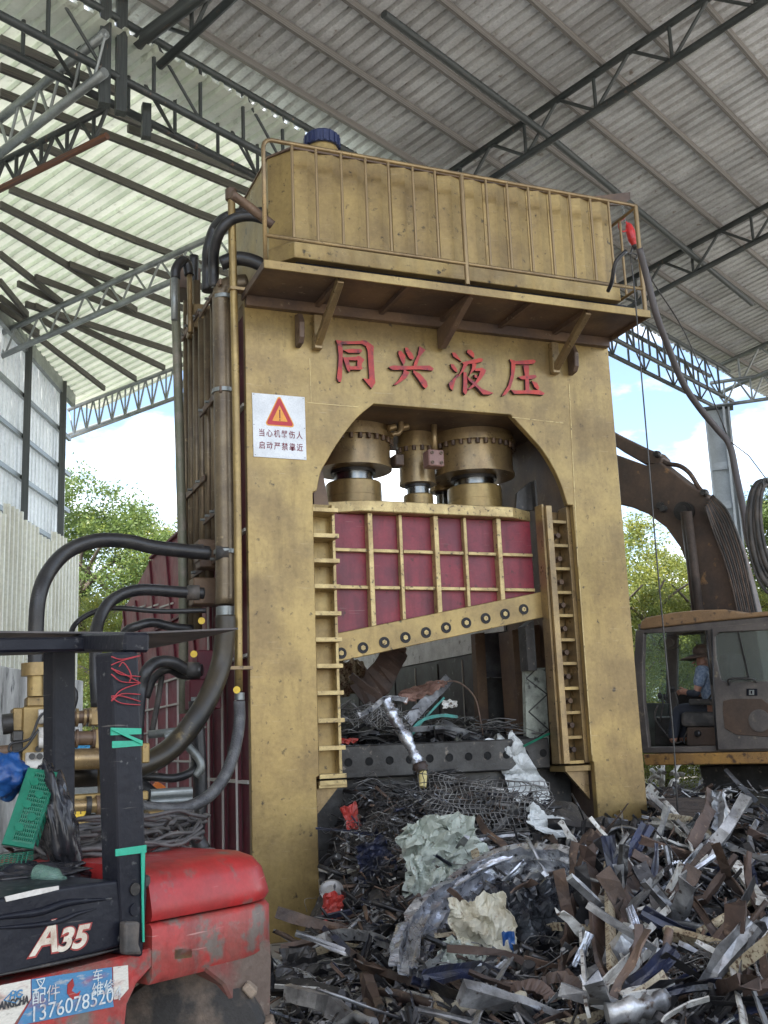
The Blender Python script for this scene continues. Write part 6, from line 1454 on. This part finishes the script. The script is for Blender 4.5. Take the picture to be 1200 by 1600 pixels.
mesh_piece('wire_mesh', HP(1120, 1510, .08), RT + UP * .18, FW * .8 + UP * .5, .42, .26, .05, 7.2, 20, 11, .0024, S_WIRE, 'small fine wire mesh at the lower right of the heap', 'wire mesh')
mesh_piece('wire_mesh', PY(575, 1120, .75), RT, FW + UP * .3, .75, .7, .12, 9.2, 19, 16, .004, S_WIRE, 'wire mesh crumpled on the left end of the press table', 'wire mesh')
sheet_piece('crumpled_sheet', HP(690, 1340, .22), RT + UP * .1, UP * 1 + FW * .25, .58, .58, .11, 1.1, S_PALE, 'pale green crumpled metal sheet below the wire mesh', 'sheet', fr=2.3)
sheet_piece('crumpled_sheet', HP(672, 1395, .20), RT - UP * .3, UP * 1 + FW * .2, .34, .38, .08, 6.1, S_PALE, 'smaller pale green sheet tucked under the larger one', 'sheet')
sheet_piece('crumpled_sheet', HP(757, 1470, .34), RT * .9 + UP * .12, UP * 1 + FW * .1, .34, .54, .07, 8.4, S_CRM, 'cream crumpled sheet under the shiny aluminium moulding', 'sheet', fr=2.0)
sheet_piece('crumpled_sheet', HP(722, 1500, .12), RT * .9 - UP * .5, UP * .6 + FW * .5, .24, .2, .05, 8.9, S_PALE, 'grey green sheet end beside the cream sheet', 'sheet')
for k, (w, off, lb) in enumerate(((.125, .36, 'broad shiny crushed aluminium moulding arching over the heap'), (.05, .44, 'narrow shiny aluminium rim lying on the arched moulding'))):
    P_('aluminium_moulding', [HP(u, v + k * -14, off) for u, v in ((640, 1525), (652, 1462), (685, 1418), (735, 1380), (790, 1352), (850, 1348), (905, 1355), (925, 1358))], 'prof', w, .003, S_ALU, lb, 'moulding', rough=.20, k=5, up=FW, roll=.25 + k * .4)
P_('aluminium_moulding', [HP(u, v, .18) for u, v in ((650, 1535), (690, 1500), (740, 1450), (800, 1400), (855, 1385))], 'prof', .11, .003, S_GALV, 'dull crushed moulding under the shiny aluminium arch', 'moulding', rough=.22, k=5)
P_('steel_bar', H((548, 1488, .1), (590, 1518, .12), (640, 1535, .12), (690, 1556, .1)), 'chan', .035, .004, S_BRN, 'brown bent channel lying across the lower middle of the heap', 'bar', rough=.25)
P_('steel_pipe', H((571, 1525, .2), (577, 1570, .2), (580, 1640, .2)), 'tube', .034, .004, S_RUST, 'upright rusty pipe stub near the bottom edge', 'pipe', rough=.12)
P_('steel_pipe', H((588, 1550, .16), (640, 1560, .16), (690, 1575, .14)), 'tube', .033, .004, S_BRN, 'thick brown pipe lying right of the upright rusty stub', 'pipe', rough=.15)
P_('bent_strip', H((478, 1478, .1), (520, 1462, .12), (570, 1462, .12), (605, 1475, .12), (632, 1495, .1)), 'flat', .035, .004, S_GALV, 'long grey curved strip in the lower left of the heap', 'strip', rough=.2, roll=.6)
P_('steel_bar', H((452, 1443, .15), (500, 1434, .15), (552, 1424, .12)), 'flat', .022, .008, S_BLUE, 'straight dark teal bar resting against the left press leg', 'bar', rough=.06)
P_('steel_bar', H((505, 1450, .12), (540, 1480, .15), (560, 1500, .12)), 'box', .03, .004, S_BLUE, 'dark blue bar crossing the grey curved strip', 'bar', rough=.1)
sheet_piece('red_plate', HP(549, 1276, .16), RT + UP * .25, UP * 1 + RT * .15, .13, .20, .015, 2.5, S_RED, 'small bright red plate among dark wire by the left leg', 'plate', th=.006, n=8)
sheet_piece('red_plate', HP(520, 1420, .12), RT, UP, .16, .22, .03, 3.5, S_RED, 'red dented plate low beside the left press leg', 'plate', th=.006, n=10)
P_('white_pipe', H((505, 1395, .12), (503, 1370, .14), (512, 1348, .14), (530, 1338, .12)), 'tube', .030, .003, S_GALV, 'curved pale pipe bend beside the left press leg', 'pipe', rough=.1)
m = MB(); p0 = HP(518, 1393, .16); m.lathe([(.045, 0), (.085, .006), (.09, .02), (.075, .026), (.045, .02)], p0, (CAM - p0).normalized() + UP * .7, 22); o = m.build('round_flange', S_GALV, org=p0); tag(o, 'round dirty grey flange lying beside the left press leg', 'flange')
P_('aluminium_tube', H((622, 1548, .18), (670, 1560, .2), (700, 1562, .2), (750, 1550, .18)), 'tube', .02, .003, S_ALU, 'slim shiny tube lying near the bottom centre', 'tube', rough=.25)
P_('bent_strip', H((668, 1532, .26), (684, 1560, .26), (690, 1600, .24), (686, 1640, .24)), 'flat', .03, .006, S_CREAM, 'cream brown bent strip standing at the bottom edge', 'strip', rough=.2)
P_('bent_strip', H((804, 1488, .22), (778, 1530, .26), (745, 1590, .26), (735, 1640, .25)), 'flat', .022, .004, S_GALV, 'straight grey strip slanting to the bottom edge below the cream sheet', 'strip', rough=.1)
P_('torn_pipe', H((705, 1572, .22), (750, 1575, .24), (790, 1566, .24), (822, 1560, .22)), 'tube', .040, .003, S_CRM, 'flattened cream pipe near the bottom centre', 'pipe', rough=.35)
for k, (cu, cv, lb) in enumerate(((828, 1560, 'rusty curled strip ring at the bottom centre right'), (872, 1548, 'brown curled strip loop beside the white strip'))):
    c = HP(cu, cv, .22); P = [c + RT * math.cos(a) * .085 + UP * math.sin(a) * .07 + FW * (.03 * a - .1) for a in [j * .55 for j in range(9)]]
    P_('curled_strip', P, 'flat', .026, .003, S_RUST if k else S_BRN, lb, 'strip', rough=.3, k=3, up=FW)
# the upright cluster on the right
P_('rusty_plate', H((985, 1350, .22), (990, 1400, .24), (985, 1440, .24), (975, 1475, .22)), 'flat', .10, .006, S_BRN, 'broad brown plate standing upright in the middle right of the heap', 'plate', rough=.18, up=FW, taper=.5)
P_('rusty_plank', H((925, 1352, .26), (930, 1420, .3), (938, 1490, .3), (948, 1530, .28)), 'flat', .055, .010, S_BRN, 'long dark brown plank standing upright left of the cream bar', 'plank', rough=.10, up=FW)
P_('rusty_plank', H((905, 1375, .24), (895, 1430, .26), (888, 1490, .26), (880, 1545, .25)), 'flat', .06, .006, S_BRN, 'bent brown strip standing at the left end of the upright cluster', 'strip', rough=.3, up=FW)
P_('cream_bar', H((950, 1352, .30), (953, 1420, .34), (957, 1520, .34)), 'flat', .032, .012, S_CREAM, 'speckled cream bar standing upright between two brown plates', 'bar', rough=.06, up=FW)
P_('white_strip', H((908, 1452, .34), (912, 1510, .36), (918, 1580, .34)), 'flat', .027, .008, S_WHITE, 'white strip standing upright low in the right of the heap', 'strip', rough=.07, up=FW)
P_('white_strip', H((1040, 1422, .26), (1005, 1460, .3), (965, 1502, .28)), 'chan', .030, .004, S_WHITE, 'upper of two parallel white channels slanting down left', 'channel', rough=.08, up=FW, roll=1.57)
P_('white_strip', H((1018, 1474, .30), (985, 1508, .34), (944, 1548, .32)), 'chan', .034, .004, S_WHITE, 'lower of two parallel white channels slanting down left', 'channel', rough=.08, up=FW, roll=1.57)
P_('bent_strip', H((910, 1335, .3), (922, 1365, .32), (938, 1395, .32), (944, 1418, .3)), 'flat', .022, .003, S_WHITE, 'thin pale strip curving down beside the brown plank', 'strip', rough=.2, up=FW)
P_('cream_beam', H((1040, 1456, .26), (1100, 1472, .28), (1172, 1495, .26)), 'box', .030, .006, S_CREAM, 'cream brown beam lying level in the right of the heap', 'beam', rough=.10)
P_('cream_pipe', H((1092, 1458, .18), (1135, 1432, .2), (1180, 1402, .2)), 'tube', .024, .004, S_CREAM, 'yellowish speckled pipe slanting up to the right edge', 'pipe', rough=.08)
P_('white_plank', H((1146, 1346, .22), (1168, 1378, .24), (1192, 1412, .22)), 'flat', .034, .012, S_WHITE, 'short white plank slanting down at the right edge', 'plank', rough=.05, up=FW)
P_('white_plank', H((1010, 1232, .15), (1040, 1262, .2), (1082, 1302, .2)), 'flat', .062, .012, S_WHITE, 'broad white plate leaning against the foot of the right press leg', 'plate', rough=.06, up=FW)
P_('white_strip', H((1018, 1284, .3), (1050, 1290, .34), (1072, 1312, .34), (1085, 1336, .32)), 'fold', .040, .003, S_WHITE, 'curved white moulding just below the broad white plate', 'moulding', rough=.2, up=FW)
P_('rusty_bar', [HP(1080, 1322, .2), AT(1096, 1290, 7.5), AT(1110, 1262, 7.7), AT(1112, 1236, 7.9)], 'flat', .045, .008, S_BRN, 'brown bar pointing up above the heap near the tracks', 'bar', rough=.15, up=FW)
P_('dark_plastic', [AT(1122, 1300, 7.6), AT(1126, 1270, 7.7), AT(1122, 1238, 7.8)], 'fold', .055, .003, S_GALV, 'shiny grey pointed scrap standing beside the raised brown bar', 'scrap', rough=.35, up=FW)
P_('rusty_bar', H((1110, 1325, .26), (1080, 1358, .3), (1045, 1405, .28)), 'chan', .035, .004, S_BRN, 'brown channel slanting down left behind the white channels', 'channel', rough=.12)
P_('bent_strip', H((1105, 1338, .3), (1080, 1362, .34), (1045, 1408, .34)), 'flat', .014, .003, S_WHITE, 'thin white edge strip lying along the brown slanting channel', 'strip', rough=.1)
P_('bent_strip', H((1112, 1300, .2), (1140, 1298, .24), (1175, 1312, .24), (1210, 1322, .2)), 'fold', .05, .003, S_DARK, 'dark creased sheet strip at the upper right of the heap', 'strip', rough=.3)
P_('bent_strip', H((1130, 1318, .2), (1160, 1330, .24), (1205, 1345, .24)), 'flat', .035, .003, S_GALV, 'dull grey strip just under the dark creased sheet', 'strip', rough=.3)
P_('white_strip', H((968, 1556, .32), (1010, 1546, .34), (1050, 1534, .32)), 'chan', .028, .003, S_WHITE, 'short white channel lying level near the bottom right', 'channel', rough=.15, roll=1.4, up=FW)
P_('white_strip', H((1036, 1592, .34), (1070, 1572, .36), (1108, 1560, .34)), 'flat', .014, .004, S_WHITE, 'thin white strip at the bottom right edge', 'strip', rough=.1)
P_('white_strip', H((1146, 1508, .3), (1156, 1560, .34), (1168, 1620, .32)), 'fold', .025, .003, S_WHITE, 'tall white folded strip at the bottom right corner', 'strip', rough=.2, up=FW)
P_('white_strip', H((1170, 1530, .3), (1186, 1570, .34), (1204, 1620, .32)), 'flat', .022, .004, S_GALV, 'pale blue grey strip at the very bottom right corner', 'strip', rough=.1, up=FW)
P_('crushed_duct', H((948, 1585, .3), (1000, 1575, .34), (1040, 1562, .32)), 'tube', .045, .003, S_GALV, 'grey green crushed duct near the bottom right', 'duct', rough=.4)
P_('blue_strip', H((1020, 1560, .28), (1070, 1545, .3), (1130, 1538, .28)), 'fold', .03, .003, S_BLUE, 'dark blue folded strip near the bottom right', 'strip', rough=.2)
P_('aluminium_strip', H((970, 1270, .1), (972, 1300, .16), (975, 1340, .16)), 'fold', .04, .003, S_ALU, 'crumpled shiny strip at the foot of the right press leg', 'strip', rough=.4, up=FW)
P_('bent_rod', H((1015, 1325, .2), (1000, 1300, .25), (975, 1292, .25), (950, 1300, .25), (930, 1335, .2)), 'tube', .012, .003, S_GALV, 'thin grey rod arched over the foot of the right press leg', 'rod', rough=.05)
P_('bent_rod', [HP(922, 1325, .1), HP(915, 1290, .2), AT(905, 1262, 8.6), AT(893, 1240, 8.7)], 'tube', .008, .003, S_DARK, 'thin dark rod sticking up inside the press opening', 'rod', rough=.05)
P_('cream_bar', H((724, 1288, .2), (736, 1312, .22), (744, 1340, .2)), 'flat', .028, .004, S_CREAM, 'short brown strip standing above the pale green sheet', 'strip', rough=.2, up=FW)
P_('rusty_bar', H((746, 1276, .25), (760, 1300, .28), (785, 1318, .28), (798, 1335, .25)), 'flat', .026, .005, S_RUST, 'rusty strip twisting down right of the pale green sheet', 'strip', rough=.25, tw=1.2)
P_('grey_strip', H((740, 1312, .2), (785, 1306, .22), (828, 1302, .2)), 'fold', .03, .003, S_GALV, 'level grey strip behind the shiny moulding', 'strip', rough=.2)
P_('steel_bar', H((770, 1178, .1), (730, 1200, .15), (690, 1208, .15), (650, 1216, .1)), 'tube', .02, .003, S_DARK, 'dark curved bar lying along the press table edge', 'bar', rough=.2)
P_('steel_bar', H((880, 1330, .15), (895, 1290, .2), (868, 1278, .2)), 'fold', .03, .003, S_GALV, 'grey torn strip under the plastic film', 'strip', rough=.3)
sheet_piece('torn_sheet', HP(590, 1345, .12), RT + UP * .3, UP + FW * .3, .26, .3, .06, 11.2, S_BLUE, 'dark blue torn panel left of the pale green sheet', 'panel')
sheet_piece('torn_sheet', HP(835, 1450, .15), RT, UP + FW * .4, .5, .5, .10, 12.2, mat('wet_black_plastic', (.03, .03, .035), .2, 0, (.10, .11, .12), .35, 9, bump=.5), 'wet black crumpled panel below the shiny moulding', 'panel', fr=2.8)
sheet_piece('torn_sheet', HP(815, 1400, .2), RT, UP + FW * .2, .32, .22, .06, 13.2, S_DARK, 'dark crumpled panel just under the shiny moulding end', 'panel')
sheet_piece('torn_sheet', HP(500, 1510, .06), RT, UP * .4 + FW, .5, .5, .08, 14.2, S_DARK, 'large dark sheet folded in the lower left of the heap', 'panel')
sheet_piece('blue_fragment', HP(795, 1480, .2), RT, UP, .07, .16, .02, 15.2, BLUET, 'small bright blue fragment beside the cream sheet', 'fragment', n=6)
# --- on the table, inside the mouth
rnd = random.Random(77)
m = MB()
for k in range(520):
    x = rnd.uniform(.65, 3.2); y = rnd.uniform(.45, 4.5); z = 1.56 + (.36 * (1 - (x - .6) / 2.9) + .05) * rnd.random() + .02 * y
    if z > 1.72 + .3 * (1 - (x - .6) / 2.6): continue
    if y > 1.6 and rnd.random() < .3: continue
    L = rnd.uniform(.1, .45); a = rnd.gauss(0, .7); d = V((math.cos(a), math.sin(a), rnd.uniform(-.12, .25)))
    P = [V((x, y, z)) + d * L * (t - .5) + V((0, rnd.uniform(-.03, .03), rnd.uniform(0, .05))) for t in (0, .4, .7, 1)]
    m.tube(smooth_path(P, 3), rnd.uniform(.003, .007), 4, caps=False)
o = m.build('wire_tangle', S_WIRE); tag(o, 'tangled wire and rod heaped on the press table', 'wire', kind='stuff')
m = MB()
for k in range(420):
    x = rnd.uniform(.62, 3.25); y = rnd.uniform(.4, 5.5); z = 1.50 + .30 * max(0, (1 - (x - .6) / 2.4)) * rnd.random() + .05 * y * rnd.random()
    if y > 1.6 : z -= .1
    L = rnd.uniform(.1, .45); a = rnd.uniform(0, 6.28); d = V((math.cos(a), math.sin(a), rnd.uniform(-.2, .4)))
    sweep(m, [V((x, y, z)) - d * L / 2, V((x, y, z + .03)), V((x, y, z)) + d * L / 2], rnd.choice(('flat', 'fold', 'chan')), rnd.uniform(.01, .04), .002, rnd.uniform(-1, 1), .3, k * 1.3, roll=rnd.uniform(0, 3))
o = m.build('scrap_filling', S_DARK); tag(o, 'dark offcuts heaped on the press table and charge box floor', 'scrap', kind='stuff')
T_ = lambda pts: [PY(u, v, y) for u, v, y in pts]
P_('folded_plate', T_([(636, 1128, .7), (660, 1103, .8), (685, 1078, .9), (702, 1060, 1.0)]), 'flat', .055, .010, S_GALV, 'long grey plate leaning up to the right on the press table', 'plate', rough=.1, up=FW)
sheet_piece('rusty_sheet', PY(660, 1078, .95), RT + UP * .3, FW + UP * .4, .42, .3, .06, 21.1, mat('pinkish_rust_sheet', (.30, .17, .13), .7, 0, (.2, .11, .08), .5, 6, bump=.2), 'pinkish brown sheet behind the leaning grey plate', 'sheet')
P_('curved_rod', T_([(665, 1092, .9), (695, 1066, .9), (720, 1068, .9), (742, 1090, .9), (750, 1120, .9), (755, 1150, .9)]), 'tube', .009, .003, S_RUST, 'thin rod arching over the press table', 'rod', rough=.05)
P_('teal_strip', T_([(640, 1145, .6), (660, 1125, .6), (690, 1118, .6), (715, 1120, .6)]), 'flat', .015, .006, S_TEAL, 'thin teal strip lying on the press table', 'strip', rough=.1)
P_('teal_strip', T_([(642, 1150, .65), (668, 1118, .7), (694, 1090, .75)]), 'flat', .010, .004, S_TEAL, 'narrow teal strip slanting up over the press table', 'strip', rough=.1)
sheet_piece('torn_sheet', PY(540, 1058, 1.6), RT + UP * .2, UP + FW * .3, .42, .42, .08, 22.1, S_CREAM, 'mottled pale sheet inside the charge box at the far left', 'sheet')
P_('brown_plate', T_([(560, 1090, 1.2), (590, 1065, 1.3), (612, 1028, 1.4), (618, 1005, 1.5)]), 'flat', .14, .006, S_BRN, 'broad brown curved plate at the left inside the charge box', 'plate', rough=.15, up=FW)
P_('brown_bar', T_([(548, 1055, .9), (580, 1080, .9), (615, 1105, .9)]), 'chan', .03, .004, S_BRN, 'brown channel slanting down inside the press mouth', 'channel', rough=.1)
P_('brown_bar', T_([(640, 1140, .5), (690, 1138, .5), (730, 1145, .5), (765, 1160, .5)]), 'flat', .025, .006, S_GALV, 'bent flat bar lying level on the press table', 'bar', rough=.15)
P_('brown_bar', T_([(690, 1128, .6), (715, 1140, .6), (722, 1152, .6)]), 'flat', .03, .006, S_GALV, 'short bent flat bar ending on the press table', 'bar', rough=.15)
sheet_piece('white_fragment', PY(703, 1100, .7), RT, UP + FW, .14, .10, .03, 23.1, S_WHITE, 'small white torn fragment above the press table', 'fragment', n=8)
sheet_piece('red_fragment', PY(538, 1158, .45), RT, UP * .5 + FW, .22, .08, .03, 24.1, S_RED, 'red torn strip at the left end of the press table', 'fragment', n=8)
P_('green_strip', T_([(818, 1166, .2), (850, 1150, .25), (870, 1142, .3)]), 'flat', .010, .004, GRNP, 'bright green plastic strip beside the right liner plates', 'strip', rough=.1)
# pale litter on the ground beyond the heap, under the excavator
lt = random.Random(4)
for k in range(9):
    u0_, v0_ = lt.uniform(1005, 1105), lt.uniform(1206, 1232); a = AT(u0_, v0_, 14.5); a.z = max(a.z, .05); b = a + V((lt.uniform(-.5, .5), lt.uniform(-.4, .4), lt.uniform(.0, .25)))
    piece('white_tube', [a, a.lerp(b, .5) + UP * .04, b], 'tube', .03, .003, S_WHITE, 'white plastic tube lying on the ground under the excavator cab', 'tube', 'white tubes under the excavator', rough=.1)
